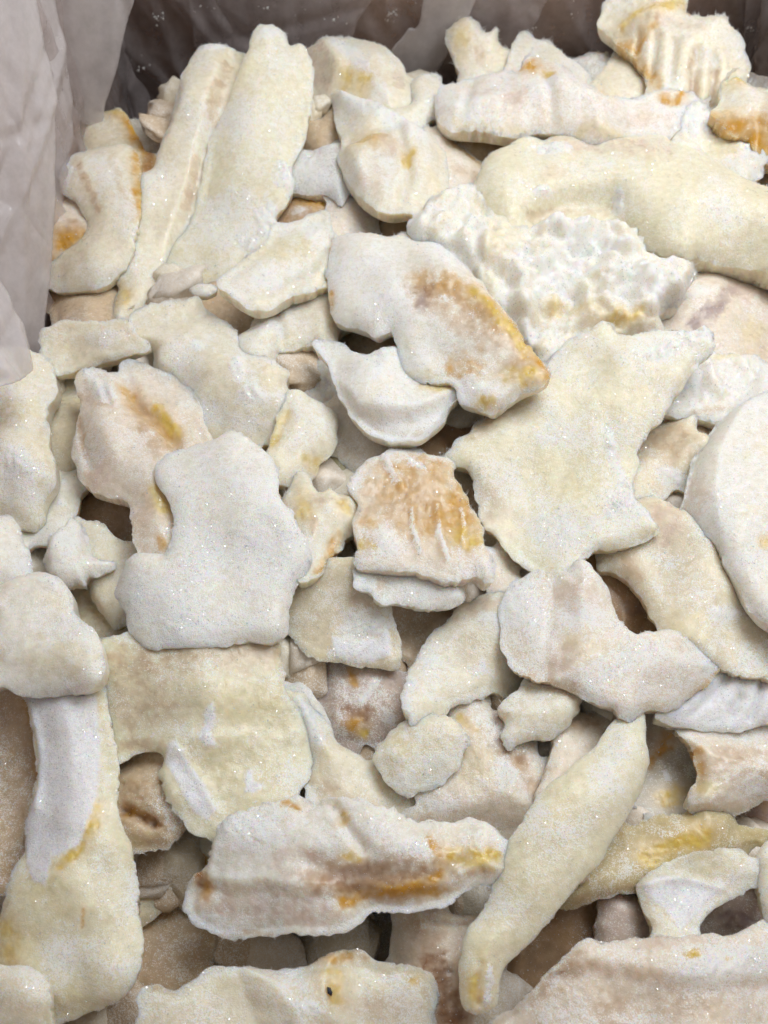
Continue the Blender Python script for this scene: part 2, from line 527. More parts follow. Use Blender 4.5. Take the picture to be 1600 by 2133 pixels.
P(5.0,'cream','frozen_chunk','curled cream crescent with striped face beside the plastic on the left',
  [(160,320),(200,312),(250,298),(285,320),(300,370),(292,440),(285,490),(268,545),(240,580),(200,603),(140,610),(95,598),(78,565),(90,545),(130,522),(165,497),(180,464),(162,430),(132,400),(122,370),(130,340)],
  T=24,B=20,R=36,frost=.38,grain=65,stretch=3,stain=[('tan',[(165,340),(200,420),(215,450)],11,.6),('och',[(288,320),(297,380),(290,450)],9,.8),('tan',[(240,330),(270,430)],12,.3),('wht',(135,365),(18,34),.8)],bend=[(0,14)])
P(2.0,'tan','frozen_chunk','tan rounded block directly under the curled crescent',
  [(78,598),(120,590),(240,580),(246,640),(200,668),(130,668),(95,650)],T=22,R=30,frost=.12)
# ---- back, middle
P(5.0,'cream','frozen_chunk','fat cream chunk against the back plastic, right of the broad strip',
  [(650,105),(665,82),(700,78),(770,85),(815,105),(845,145),(850,180),(842,220),(810,240),(770,228),(700,222),(678,216),(655,195),(650,150)],
  T=30,R=48,frost=.42,step=[([(690,210),(720,160),(705,90)],10,14)],stain=[('yel',(740,185),(36,26),.6),('pnk',[(660,100),(670,190)],22,.4),('pnk',(830,180),(16,40),.4),('wht',[(705,110),(760,170),(800,220)],22,.5)])
P(5.4,'cream','frozen_chunk','small frosted lobe between the fat back chunk and the knobbly bone shaped piece',
  [(780,228),(850,222),(852,182),(865,165),(893,152),(918,165),(920,205),(898,246),(866,258),(815,246)],T=22,R=32,frost=.5,stain=[('wht',(890,162),(20,14),.8)])
P(5.0,'pink','frozen_chunk','pinkish tail jutting out behind the ridged shell shaped chunk',
  [(875,262),(940,292),(985,325),(1003,348),(988,388),(950,390),(925,400),(890,330)],T=18,R=26,frost=.35,stain=[('och',[(930,290),(1000,345)],6,.5),('tan',(970,370),(30,18),.4)],grain=70,stretch=3)
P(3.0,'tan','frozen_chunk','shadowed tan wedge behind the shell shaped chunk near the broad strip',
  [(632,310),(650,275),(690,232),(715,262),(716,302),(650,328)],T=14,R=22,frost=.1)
P(4.0,'brown','frozen_chunk','ochre brown crumbly bit below the broad strip end',
  [(588,432),(620,395),(700,405),(722,440),(695,458),(640,468),(600,462)],T=18,R=24,frost=.3,crag=.8,stain=[('och',(650,425),(60,18),.7),('brn',(610,430),(20,20),.6),('wht',(622,450),(22,14),.8)])
P(5.0,'grey','frozen_chunk','rounded pale grey chunk half hidden under the shell shaped chunk',
  [(610,378),(640,325),(680,303),(722,300),(728,360),(715,425),(690,412),(650,408),(615,398)],T=22,R=34,frost=.62,stain=[('wht',(640,350),(22,40),.6)])
P(4.5,'pink','frozen_chunk','pinkish lobe below the shell shaped chunk',
  [(690,400),(740,390),(785,440),(790,465),(772,492),(720,498),(690,478),(682,430)],T=20,R=32,frost=.4)
P(7.0,'cream','frozen_chunk','ridged shell shaped chunk with two yellow spots near the back',
  [(690,200),(715,198),(760,215),(830,245),(885,270),(920,300),(933,345),(931,385),(916,414),(890,425),(865,440),(810,446),(760,422),(725,382),(705,332),(712,300),(700,255)],
  T=30,B=24,R=44,frost=.42,ridge=[([(712,215),(780,250),(850,295)],18,26),([(712,305),(760,300),(815,285)],-14,14),([(830,290),(850,370),(840,420)],-9,10),([(720,320),(760,390),(850,425)],10,20)],
  stain=[('yel',(770,318),(32,20),.7),('och',(772,318),(15,11),.6),('yel',(850,342),(16,11),1),('yel',(843,355),(10,12),.8),('pnk',(800,330),(40,26),.45),('pnk',(770,390),(40,24),.4),('wht',[(700,215),(800,265),(880,300)],18,.6)])
P(3.0,'tan','frozen_chunk','tan chunk in the gap below the shell shaped chunk',
  [(760,490),(800,450),(860,440),(880,470),(850,500),(790,505)],T=16,R=24,frost=.1)
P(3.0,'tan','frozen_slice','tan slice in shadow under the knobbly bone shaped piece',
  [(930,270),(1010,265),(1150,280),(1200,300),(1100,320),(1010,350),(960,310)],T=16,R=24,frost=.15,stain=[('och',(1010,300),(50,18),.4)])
# ---- back right
P(4.0,'cream','frozen_flake','torn cream scrap poking up against the back plastic',
  [(930,70),(965,35),(990,42),(1010,68),(1035,60),(1045,100),(1058,145),(1040,170),(965,172),(945,120)],T=18,R=24,frost=.4,rough=3,crag=.4,stain=[('yel',(960,90),(20,40),.3),('tan',(1000,120),(12,30),.4)],lean=.4,tilt=(12,0))
P(5.0,'cream','frozen_slice','pale leaf shaped slice behind the orange bump at the back',
  [(1058,115),(1085,70),(1110,78),(1160,95),(1210,135),(1228,170),(1190,200),(1120,195),(1065,150)],T=18,R=26,frost=.5,rough=3)
P(4.0,'grey','frozen_flake','frosty grey crumb behind the small triangular chunk at the back',
  [(1205,130),(1230,110),(1268,112),(1275,160),(1240,178),(1210,170)],T=16,R=20,frost=.6,rough=3,crag=.6)
P(5.0,'cream','frozen_chunk','small smooth triangular chunk below the coral textured one at the back',
  [(1238,165),(1265,130),(1290,112),(1320,140),(1348,190),(1335,215),(1260,215),(1235,190)],T=22,R=36,frost=.3,lump=.6)
P(6.0,'cream','frozen_chunk','coral textured chunk streaked with ochre in the back right corner',
  [(1245,40),(1260,5),(1300,-30),(1420,-30),(1430,20),(1445,35),(1505,35),(1535,65),(1552,105),(1530,150),(1512,205),(1500,245),(1470,245),(1440,205),(1360,195),(1340,150),(1300,110),(1275,80),(1250,60)],
  T=30,R=40,frost=.4,crag=.5,rough=3,ridge=[([(1275,70),(1330,60),(1400,40)],10,16),([(1330,90),(1320,140)],-12,8),([(1365,100),(1355,160)],-12,8),([(1400,110),(1395,180)],-10,10),([(1450,130),(1440,200)],-10,12),([(1490,130),(1480,210)],-10,10)],
  stain=[('yel',[(1300,60),(1380,40),(1420,15)],14,.6),('och',[(1290,95),(1330,110),(1360,80)],12,.65),('och',[(1310,130),(1345,150),(1370,185)],11,.6),('tan',[(1445,140),(1440,200)],14,.6),('tan',[(1490,150),(1475,215)],14,.6),('pnk',(1400,70),(60,14),.4)])
P(7.0,'cream','frozen_chunk','cream block with deep orange lower edge at the right border',
  [(1490,245),(1510,180),(1520,140),(1555,110),(1590,125),(1650,160),(1650,335),(1590,335),(1560,292),(1520,280)],
  T=30,R=32,frost=.42,rough=2.5,stain=[('och',[(1495,262),(1550,275),(1650,285)],26,.95),('och',[(1570,300),(1650,325)],20,.9),('yel',[(1555,120),(1550,160)],10,.7),('lem',(1530,150),(20,25),.4)],fold=[([(1650,255),(1490,250)],.5)])
P(8.0,'pink','frozen_chunk','long knobbly bone shaped piece with an orange bump lying across the back',
  [(905,215),(920,180),(985,160),(1045,148),(1075,152),(1088,125),(1112,115),(1150,128),(1200,158),(1255,192),(1310,205),(1360,190),(1400,180),(1440,178),(1478,190),(1480,225),(1485,245),(1450,255),(1420,265),(1390,290),(1330,286),(1250,300),(1190,286),(1130,276),(1080,286),(1010,276),(940,270),(912,250)],
  T=34,B=28,R=50,frost=.62,crag=.35,rough=3,lean=.5,stain=[('och',(1105,150),(24,22),1),('yel',(1140,172),(16,10),.6),('och',[(1375,195),(1395,215),(1415,198)],8,.85),('pnk',(1070,230),(30,18),.6),('pnk',(1000,215),(30,14),.4),('pnk',(1330,255),(60,16),.3),('lem',[(940,262),(1080,282),(1200,288),(1300,285)],9,.5),('pnk',(1405,240),(26,22),.4),('wht',(1400,225),(40,14),.4)],
  ridge=[([(1130,180),(1150,270)],-8,10),([(985,170),(960,260)],-6,10),([(1360,195),(1420,195)],10,10),([(1160,210),(1300,235),(1400,235)],8,20)])
P(6.5,'cream','frozen_flake','ragged frost covered flake under the right end of the bone shaped piece',
  [(1375,290),(1430,250),(1480,232),(1530,278),(1580,300),(1592,345),(1572,372),(1560,405),(1530,398),(1450,352),(1400,325)],
  T=20,R=24,frost=.62,crag=.7,rough=5,stain=[('wht',(1440,262),(36,36),1),('wht',[(1480,245),(1540,295),(1585,325)],14,.8),('lem',(1500,320),(36,20),.5)])
P(5.0,'beige','frozen_chunk','brownish chunk at the right border below the orange edged block',
  [(1565,340),(1600,335),(1650,340),(1650,430),(1600,412),(1575,390)],T=18,R=24,frost=.2)
P(7.0,'yellow','frozen_chunk','big smooth rounded yellowish piece running off the right border near the back',
  [(985,400),(1000,350),(1030,312),(1080,300),(1180,295),(1280,298),(1380,295),(1450,310),(1500,340),(1560,375),(1650,420),(1660,570),(1560,562),(1480,548),(1400,527),(1340,500),(1290,470),(1230,470),(1160,480),(1100,500),(1050,500),(1000,460)],
  T=46,R=85,cuts=0,frost=.36,lump=.7,ridge=[([(1100,330),(1250,345),(1330,370)],-10,26),([(1110,465),(1170,440),(1270,440)],-22,20),([(1350,440),(1560,480)],10,50)],
  stain=[('pnk',[(1180,310),(1300,330),(1370,335)],32,.5),('pnk',(1150,390),(30,20),.35),('wht',[(1120,320),(1180,328)],14,.9),('wht',(1130,425),(20,12),1),('wht',(1280,440),(12,22),1),('tan',[(1105,468),(1180,445),(1270,450)],12,.35)])  # the tan stroke paints shade into the recess along the lower edge
P(8.0,'cream','frozen_slice','ragged icy slice full of white frost clumps right of centre',
  [(850,470),(890,420),(940,390),(985,380),(1010,420),(1050,455),(1090,475),(1130,462),(1160,448),(1190,465),(1230,455),(1300,462),(1335,500),(1360,530),(1395,535),(1440,552),(1432,600),(1418,640),(1382,650),(1378,702),(1340,700),(1250,690),(1200,700),(1155,748),(1130,740),(1080,668),(1040,625),(990,562),(930,505),(870,490)],
  T=44,R=30,cuts=0,frost=.66,mass=22,crag=.6,rough=5,lump=1.3,maxtilt=12,stain=[('wht',(1170,575),(50,30),1),('wht',(1165,620),(14,14),1),('wht',(1120,625),(14,12),1),('wht',(1085,555),(16,22),.9),('wht',(1170,480),(50,22),.8),('wht',(1300,580),(40,18),.8),('wht',(1350,610),(14,34),.7),('wht',(1240,520),(80,20),.5),('wht',(1110,700),(30,18),.8),('yel',(1180,655),(60,18),.3),('yel',(1300,680),(50,16),.5),('lem',(1020,520),(20,60),.3)],
  ridge=[([(1250,470),(1200,550),(1240,620)],-9,14),([(1320,560),(1270,640)],-9,12),([(1010,420),(1000,520),(1060,610)],-8,16),([(1340,600),(1365,690)],8,10)])
P(5.0,'pink','frozen_slice','translucent pinkish slice at the right border below the rounded yellowish piece',
  [(1370,670),(1420,600),(1450,560),(1520,548),(1650,560),(1650,770),(1580,745),(1500,745),(1450,750),(1380,700)],
  T=22,R=34,frost=.35,stain=[('pur',[(1440,690),(1500,640),(1510,620)],24,.6),('pnk',(1560,610),(70,40),.5),('lem',(1570,690),(40,30),.4),('wht',[(1400,640),(1480,610)],12,.4)])
# ---- upper middle
P(3.0,'tan','frozen_chunk','tan block below the end of the broad strip',
  [(378,590),(450,585),(520,620),(565,640),(535,695),(460,690),(400,655)],T=20,R=28,frost=.12)
P(6.0,'cream','frozen_chunk','stubby lump with two frosted ends left of the ochre stained triangle',
  [(515,690),(530,665),(580,640),(640,615),(690,600),(720,640),(712,690),(660,716),(600,731),(560,743),(530,736),(517,716)],
  T=28,R=40,frost=.42,ridge=[([(575,650),(590,725)],-10,12)],stain=[('wht',(560,700),(40,22),.4),('tan',[(585,640),(690,600)],12,.4),('pnk',(650,660),(40,24),.4)])
P(7.0,'white','frozen_flake','tiny curled white scrap below the broad strip',
  [(395,602),(415,590),(440,593),(453,604),(430,617),(405,614)],T=14,R=14,frost=.5,rough=1.6,ridge=[([(405,605),(445,605)],-8,5)])
P(8.2,'cream','frozen_chunk','small angular cream chunk overlapping the lower end of the broad strip',
  [(460,575),(500,545),(545,510),(572,466),(615,462),(650,445),(680,440),(690,460),(700,495),(692,540),(685,580),(660,605),(610,620),(575,640),(540,648),(505,635),(470,610),(453,595)],
  T=26,R=26,frost=.45,step=[([(685,520),(660,565),(600,590),(560,625),(500,632)],18,14)],stain=[('lem',(600,520),(70,34),.4),('wht',(560,590),(40,20),.5),('wht',(650,480),(26,22),.4)])
P(4.0,'tan','frozen_chunk','folded tan bit in the hole under the ochre stained triangle',
  [(700,690),(740,680),(800,690),(830,700),(828,730),(770,745),(720,720)],T=16,R=22,frost=.15,crag=.5,stain=[('wht',[(720,690),(760,700)],10,.4),('och',(800,712),(26,12),.5)])
P(10.0,'white','frozen_slice','big frosted triangle with orange and brown stain along its right edge',
  [(690,505),(720,485),(770,482),(810,492),(850,485),(900,495),(935,520),(975,560),(1010,595),(1040,630),(1070,670),(1100,715),(1145,775),(1135,800),(1090,820),(1060,840),(1030,862),(1005,855),(960,840),(945,808),(900,800),(855,790),(838,770),(828,740),(822,715),(815,690),(785,702),(760,690),(730,680),(695,668),(685,620),(680,570)],
  bend=[(125, -52)],T=22,B=20,R=28,frost=.55,rough=3,maxtilt=14,ridge=[([(880,590),(980,640),(1090,740)],-7,40)],
  stain=[('och',[(880,595),(950,615),(1020,650),(1070,700),(1110,745)],30,.62),('tan',[(890,620),(960,665),(1040,710),(1100,750)],50,.55),('brn',(885,615),(26,14),.55),('pur',(880,640),(14,26),.5),('och',(965,765),(46,26),.55),('yel',(1090,790),(46,24),.75),('och',[(1105,740),(1140,778)],12,.7),('yel',[(990,620),(1060,680),(1095,735)],13,.8),('yel',(1015,843),(22,12),.7),('och',(690,630),(9,26),.6),('wht',(925,630),(34,9),.7),('wht',(1000,660),(30,10),.6),('wht',(1040,695),(16,12),.6),('lem',(880,785),(50,14),.4)])
P(9.0,'white','frozen_chunk','small snowy curl with a pointed left tip under the ochre stained triangle',
  [(650,718),(680,705),(705,712),(730,730),(765,738),(800,722),(828,735),(840,780),(870,800),(910,805),(945,812),(947,835),(932,870),(900,900),(870,918),(820,921),(770,906),(740,880),(715,840),(695,800),(683,760)],
  T=26,R=22,frost=.68,rough=2.6,step=[([(700,800),(745,865),(800,876),(860,868),(900,850),(940,828)],26,12)],stain=[('lem',(820,765),(26,20),.5),('yel',[(880,815),(930,812)],12,.5),('beige' if 0 else 'tan',[(760,895),(850,905),(920,865)],9,.25)],q=.5)  # the faint tan stroke paints shade on the lower front rim
P(5.0,'white','frozen_flake','crumpled whitish flake by the dark hole left of the snowy curl',
  [(628,795),(650,760),(682,742),(698,790),(700,825),(682,855),(650,832)],T=16,R=18,frost=.5,crag=.8,stain=[('pur',(680,795),(14,18),.4),('pnk',(690,840),(20,14),.4)])
P(6.0,'pink','frozen_chunk','pale pinkish wedge under the snowy curl',
  [(682,845),(710,830),(745,880),(800,912),(860,925),(840,950),(800,965),(750,978),(715,968),(690,930)],T=20,R=30,frost=.42,stain=[('tan',(830,940),(26,12),.5)])
P(7.0,'cream','frozen_chunk','small rounded cream chunk left of the dark central hole',
  [(590,825),(620,810),(650,830),(690,855),(706,880),(702,920),(690,945),(665,965),(655,992),(620,1000),(600,1012),(575,985),(560,930),(575,880)],T=26,R=44,frost=.42,stain=[('yel',[(590,870),(570,920)],14,.5),('yel',(650,970),(26,16),.45),('wht',(660,900),(34,30),.3)])
P(4.0,'brown','frozen_chunk','brown sloping chunk in the hole beside the star shaped slice',
  [(840,930),(930,850),(1010,845),(1000,890),(940,955),(860,960)],T=20,R=30,frost=.05)
P(4.5,'olive','frozen_chunk','small olive nub in the dark central hole',
  [(685,945),(720,958),(752,975),(730,1015),(690,1000)],T=16,R=24,frost=.15)
# ---- left
P(6.6,'cream','frozen_chunk','large bulging cream chunk behind the stained ear shaped one on the left',
  [(270,660),(300,640),(360,625),(410,635),(450,655),(490,690),(520,730),(555,745),(600,775),(592,810),(590,850),(575,890),(555,918),(520,925),(480,915),(440,915),(420,870),(410,830),(385,780),(345,755),(320,735),(290,700)],
  T=34,R=54,frost=.42,ridge=[([(420,790),(480,770),(560,775)],7,20)],stain=[('wht',(500,780),(14,34),.9),('wht',(525,840),(30,18),.7),('wht',(420,740),(20,14),.5),('wht',(575,765),(24,14),.5),('lem',(560,800),(26,30),.4),('wht',[(430,870),(530,890)],26,.4)])
P(8.0,'cream','frozen_flake','flat cream flake with a pointed right tip by the left plastic',
  [(83,692),(120,670),(200,668),(265,666),(285,698),(312,720),(280,737),(240,750),(190,762),(150,780),(115,772),(90,730)],T=20,R=24,frost=.48,rough=3,step=[([(312,722),(240,738),(180,735),(140,770)],8,12)],stain=[('wht',(220,705),(60,18),.4)])
P(5.0,'beige','frozen_chunk','beige chunk in shadow between the left slice and the ear shaped piece',
  [(105,790),(165,775),(175,850),(168,960),(140,995),(112,965),(103,900)],T=20,R=30,frost=.2)
P(6.4,'white','frozen_flake','glassy rounded flake with clear ice blobs below the left slice',
  [(118,985),(155,998),(166,1040),(152,1080),(110,1105),(80,1132),(48,1127),(95,1050)],T=18,R=28,frost=.4,stain=[('wht',(140,1015),(14,8),.9),('wht',(135,1055),(16,7),.9)])
P(8.6,'cream','frozen_slice','wavy greenish cream slice cut off by the left border',
  [(-45,745),(0,725),(50,720),(90,740),(115,770),(122,812),(103,850),(100,910),(116,960),(118,1002),(95,1040),(90,1085),(70,1106),(40,1092),(0,1078),(-45,1085)],
  T=28,R=36,frost=.5,rough=3,ridge=[([(-40,880),(100,905)],-12,20)],stain=[('lem',(50,860),(60,30),.4),('lem',(90,1050),(20,40),.3),('wht',(40,980),(60,40),.4)])
P(8.0,'pink','frozen_chunk','ear shaped pinkish chunk with an orange brown seam down its middle',
  [(155,790),(170,770),(190,765),(215,772),(245,777),(255,755),(285,748),(320,765),(380,785),(410,830),(425,870),(437,912),(420,940),(390,960),(370,990),(370,1020),(375,1060),(370,1110),(360,1165),(310,1160),(285,1140),(275,1100),(265,1050),(225,1035),(185,1020),(160,980),(150,930),(160,880),(165,840)],
  T=30,R=42,frost=.42,maxtilt=12,ridge=[([(255,770),(285,850),(340,900),(365,930)],-20,17),([(215,800),(235,860)],-7,7),([(165,890),(190,980)],-6,9),([(205,880),(240,960)],10,30)],
  stain=[('och',[(262,820),(290,860),(330,890),(355,920)],15,.85),('yel',[(335,860),(365,905)],14,.9),('tan',[(285,860),(320,920),(340,950)],30,.6),('tan',[(165,830),(210,850),(240,870)],13,.5),('tan',[(170,880),(182,960)],9,.5),('yel',[(330,1035),(345,1070)],18,.6),('och',(342,1140),(12,18),.5),('tan',(300,1100),(26,50),.3),('pnk',(200,1000),(40,26),.4),('wht',[(190,785),(235,850)],20,.6)])
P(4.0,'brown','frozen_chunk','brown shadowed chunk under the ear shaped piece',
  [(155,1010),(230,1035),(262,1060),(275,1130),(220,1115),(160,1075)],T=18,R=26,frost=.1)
P(10.2,'white','frozen_slice','large smooth snow white slice with a bite out of its left side',
  [(345,950),(380,935),(430,920),(480,898),(510,905),(550,935),(575,975),(585,1030),(605,1060),(630,1110),(648,1150),(640,1190),(620,1215),(605,1260),(600,1310),(575,1340),(530,1337),(480,1342),(420,1352),(360,1350),(310,1355),(275,1320),(255,1270),(240,1240),(255,1190),(270,1160),(310,1150),(345,1155),(360,1110),(355,1050),(335,1020),(318,985)],
  bend=[(20, -34), (110, -26)],T=20,B=20,R=24,frost=.60,rough=2.6,lump=.6,maxtilt=12,stain=[('wht',(560,1150),(80,100),.3),('wht',(430,1310),(130,30),.3),('tan',(255,1230),(14,60),.2)])
P(9.0,'white','frozen_chunk','smooth white chunk at the left border above the pale knob',
  [(-45,1082),(0,1075),(30,1085),(55,1130),(66,1188),(45,1225),(0,1270),(-45,1270)],T=26,R=36,frost=.5)
P(8.0,'white','frozen_chunk','pointed white chunk with crumbly right end below the ear shaped piece',
  [(93,1175),(100,1130),(130,1092),(150,1074),(168,1090),(185,1140),(200,1160),(242,1172),(222,1192),(190,1205),(178,1225),(120,1208)],T=28,R=34,frost=.58,rough=4,crag=.4)
P(6.0,'cream','frozen_slice','cream sliver tucked under the left edge of the snow white slice',
  [(160,1092),(200,1085),(235,1110),(275,1150),(285,1200),(255,1240),(252,1290),(238,1308),(200,1262),(180,1210)],T=20,R=28,frost=.38)
P(5.0,'beige','frozen_flake','frayed beige bits in the crevice above the brownish sheet',
  [(140,1215),(180,1205),(222,1255),(256,1308),(215,1335),(180,1300)],T=16,R=22,frost=.3,crag=.7,rough=4)
# ---- centre
P(7.5,'cream','frozen_chunk','yellow mottled crumbly chunk wedged between the snow white slice and the orange scallop',
  [(605,1012),(620,980),(640,990),(665,1022),(690,1015),(715,1035),(742,1060),(735,1095),(708,1140),(687,1165),(667,1195),(640,1213),(622,1205),(640,1150),(622,1100),(602,1050)],
  T=26,R=30,frost=.42,crag=.5,rough=3.4,stain=[('yel',(722,1072),(16,20),.7),('och',[(700,1130),(680,1165),(660,1190)],9,.6),('tan',(670,1060),(26,14),.4),('yel',(635,1075),(18,30),.4),('tan',(650,1110),(16,20),.4)])
P(8.5,'white','frozen_flake','white peeling flap along the lower edge of the orange scallop',
  [(738,1185),(760,1170),(850,1180),(900,1195),(960,1222),(966,1255),(930,1268),(880,1272),(830,1258),(790,1260),(770,1236),(738,1220)],T=16,R=18,frost=.6,rough=3,crag=.3,stain=[('tan',(790,1215),(14,24),.5),('brn',(775,1184),(22,5),.6)])
P(9.0,'pink','frozen_slice','orange scallop shaped piece with white frost veins in the centre',
  [(722,1005),(745,975),(790,945),(850,938),(905,945),(945,960),(955,1000),(975,1050),(1005,1095),(1010,1130),(1025,1165),(1028,1205),(1010,1216),(985,1200),(945,1216),(900,1202),(850,1190),(800,1186),(745,1180),(740,1130),(735,1090),(748,1060),(730,1030)],
  T=26,R=32,frost=.55,rough=3.4,crag=.35,bend=[(0,-10)],
  stain=[('och',(860,1010),(90,60),.50),('och',(950,1075),(40,60),.75),('och',(880,1080),(70,50),.55),('tan',(840,1050),(90,70),.4),('yel',(975,1120),(40,30),.6),('yel',(765,1140),(22,16),.6),('och',(820,1030),(26,18),.4),('och',(760,1090),(18,16),.4),
    ('wht',[(800,960),(815,1010),(838,1025)],8,1),('wht',[(850,965),(880,985)],7,.8),('wht',[(858,1070),(860,1110),(870,1155)],5,1),('wht',[(910,1060),(908,1110),(925,1165)],6,1.1),('wht',[(965,1065),(965,1130)],6,.9),('wht',[(880,980),(890,1000)],6,.8),('wht',(810,1140),(50,40),.45),('wht',(740,1010),(20,26),.4)],
  ridge=[([(800,960),(838,1025)],6,8),([(858,1070),(870,1155)],6,7),([(910,1060),(925,1165)],6,7),([(965,1065),(965,1130)],5,7)])
P(6.5,'pink','frozen_flake','small pink scrap between the orange scallop and the star shaped slice',
  [(1005,1172),(1040,1140),(1078,1175),(1065,1212),(1020,1222)],T=14,R=20,frost=.4)
P(8.4,'yellow','frozen_slice','largest star shaped pale yellow slice right of centre',
  [(930,945),(985,890),(1050,850),(1110,820),(1140,780),(1147,745),(1180,715),(1220,690),(1250,668),(1270,672),(1290,695),(1340,692),(1400,685),(1440,690),(1470,678),(1490,715),(1485,735),(1450,760),(1430,800),(1400,840),(1385,870),(1350,900),(1330,960),(1322,1020),(1335,1050),(1372,1100),(1340,1125),(1290,1145),(1240,1150),(1215,1165),(1195,1195),(1170,1212),(1130,1205),(1080,1170),(1040,1135),(1010,1080),(985,1010),(960,965)],
  bend=[(45, -44), (135, 26)],T=20,B=20,R=24,frost=.50,rough=3.2,maxtilt=11,lump=.9,stain=[('wht',(1380,745),(34,26),.9),('wht',(1440,700),(46,26),.7),('wht',(1140,930),(30,14),.5),('wht',(1310,1060),(60,50),.6),('wht',(1230,1120),(100,40),.4),('wht',[(1265,910),(1290,1000),(1310,1040)],14,.6),('lem',(1180,1000),(120,60),.35),('pnk',(1030,1060),(50,80),.35),('tan',[(985,905),(1060,860)],24,.35)])
P(7.0,'beige','frozen_slice','rounded translucent slice with a bright frost patch below the orange scallop',
  [(600,1215),(660,1195),(720,1160),(752,1180),(790,1240),(815,1280),(830,1320),(839,1365),(822,1397),(780,1393),(720,1386),(660,1371),(625,1350),(598,1310),(600,1260)],
  T=20,R=28,frost=.25,rough=2.4,stain=[('wht',(750,1310),(60,50),.9),('wht',[(690,1365),(770,1375)],12,.9),('pnk',(760,1260),(36,30),.4)],filmpoly=[[(692,1325),(730,1340),(790,1330),(810,1300),(815,1365),(780,1378),(700,1365)]])
P(4.5,'tan','frozen_flake','thin tan sliver between the rounded slice and the leaf shaped one',
  [(818,1268),(900,1272),(955,1262),(945,1305),(895,1345),(862,1385),(843,1350)],T=14,R=20,frost=.2)
P(5.0,'mauve','frozen_chunk','mauve brown chunk with rusty streaks under the rounded translucent slice',
  [(632,1378),(700,1382),(820,1390),(845,1430),(836,1480),(812,1520),(770,1547),(735,1561),(700,1530),(680,1490),(655,1440)],
  T=24,R=34,frost=.42,crag=.4,stain=[('och',[(735,1395),(740,1430)],8,.6),('brn',[(730,1480),(760,1500),(770,1480)],13,.6),('och',(735,1510),(22,12),.7),('yel',(755,1525),(16,8),.8),('wht',[(750,1470),(790,1420)],12,.6),('wht',(820,1500),(16,24),.5)])
P(5.6,'white','frozen_flake','thin curled rind beside the mauve brown chunk',
  [(597,1428),(632,1422),(662,1460),(690,1508),(682,1530),(655,1500),(635,1455),(608,1445)],T=10,R=12,frost=.5,rough=2)
P(7.2,'cream','frozen_slice','leaf shaped cream slice just left of the pinkish boomerang',
  [(850,1400),(880,1350),(910,1310),(960,1270),(1000,1240),(1045,1230),(1075,1270),(1075,1330),(1080,1380),(1090,1412),(1062,1440),(1000,1455),(940,1475),(890,1500),(850,1502),(838,1460),(840,1430)],
  bend=[(60, -30)],T=22,R=28,frost=.45,rough=3,stain=[('wht',(1000,1400),(30,20),.6),('wht',(1010,1300),(30,20),.4),('pnk',[(960,1280),(1030,1250)],24,.35),('wht',[(850,1420),(848,1490)],14,.6)])
P(4.0,'brown','frozen_chunk','brown chunk in the slot between the boomerang and the long beige slice',
  [(1228,1178),(1290,1200),(1340,1250),(1362,1305),(1320,1325),(1270,1285)],T=16,R=24,frost=.15,stain=[('pur',(1320,1270),(26,20),.5)])
P(8.0,'pink','frozen_chunk','boomerang shaped pinkish white chunk with a thin orange right edge',
  [(1045,1240),(1070,1207),(1110,1200),(1180,1205),(1215,1172),(1242,1188),(1265,1230),(1285,1280),(1320,1313),(1380,1313),(1420,1320),(1460,1350),(1500,1385),(1482,1420),(1440,1455),(1400,1480),(1350,1483),(1290,1486),(1240,1465),(1170,1432),(1110,1415),(1070,1395),(1045,1350),(1040,1290)],
  bend=[(30, -40)],T=34,B=26,R=50,frost=.62,rough=2.8,maxtilt=12,stain=[('och',[(1498,1388),(1470,1425),(1440,1455)],6,.8),('tan',[(1080,1400),(1160,1425),(1200,1445)],10,.5),('pnk',[(1150,1390),(1200,1360)],24,.4),('pnk',(1190,1240),(50,30),.35),('wht',(1090,1260),(50,50),.4),('lem',(1230,1350),(80,40),.3)],ridge=[([(1200,1300),(1170,1400)],-8,26),([(1100,1270),(1130,1350)],8,40)])
# ---- right
P(5.0,'tan','frozen_chunk','tan nub peeking out under the frosty crumpled flake on the right',
  [(1395,855),(1510,845),(1500,895),(1455,912),(1410,890)],T=16,R=22,frost=.15)
P(6.3,'beige','frozen_chunk','rounded brownish chunk in the notch of the star shaped slice',
  [(1320,920),(1365,872),(1410,868),(1450,895),(1463,915),(1446,960),(1440,1000),(1400,1022),(1360,1022),(1325,1010),(1310,960)],T=26,R=46,frost=.35,stain=[('tan',(1390,930),(60,60),.5),('wht',(1400,1000),(36,18),.7)])
P(7.0,'white','frozen_flake','crumpled frosty white flake right of the star shaped slice',
  [(1380,860),(1425,800),(1458,742),(1520,738),(1570,738),(1592,755),(1650,760),(1650,830),(1560,832),(1500,872),(1440,872),(1400,866)],
  T=24,R=24,frost=.66,crag=1.0,rough=3.4,stain=[('lem',[(1470,742),(1530,740)],8,.6),('pnk',(1500,800),(40,24),.3),('tan',[(1440,865),(1520,855)],8,.4)],ridge=[([(1465,760),(1490,830)],14,12),([(1540,750),(1560,800)],12,12)])
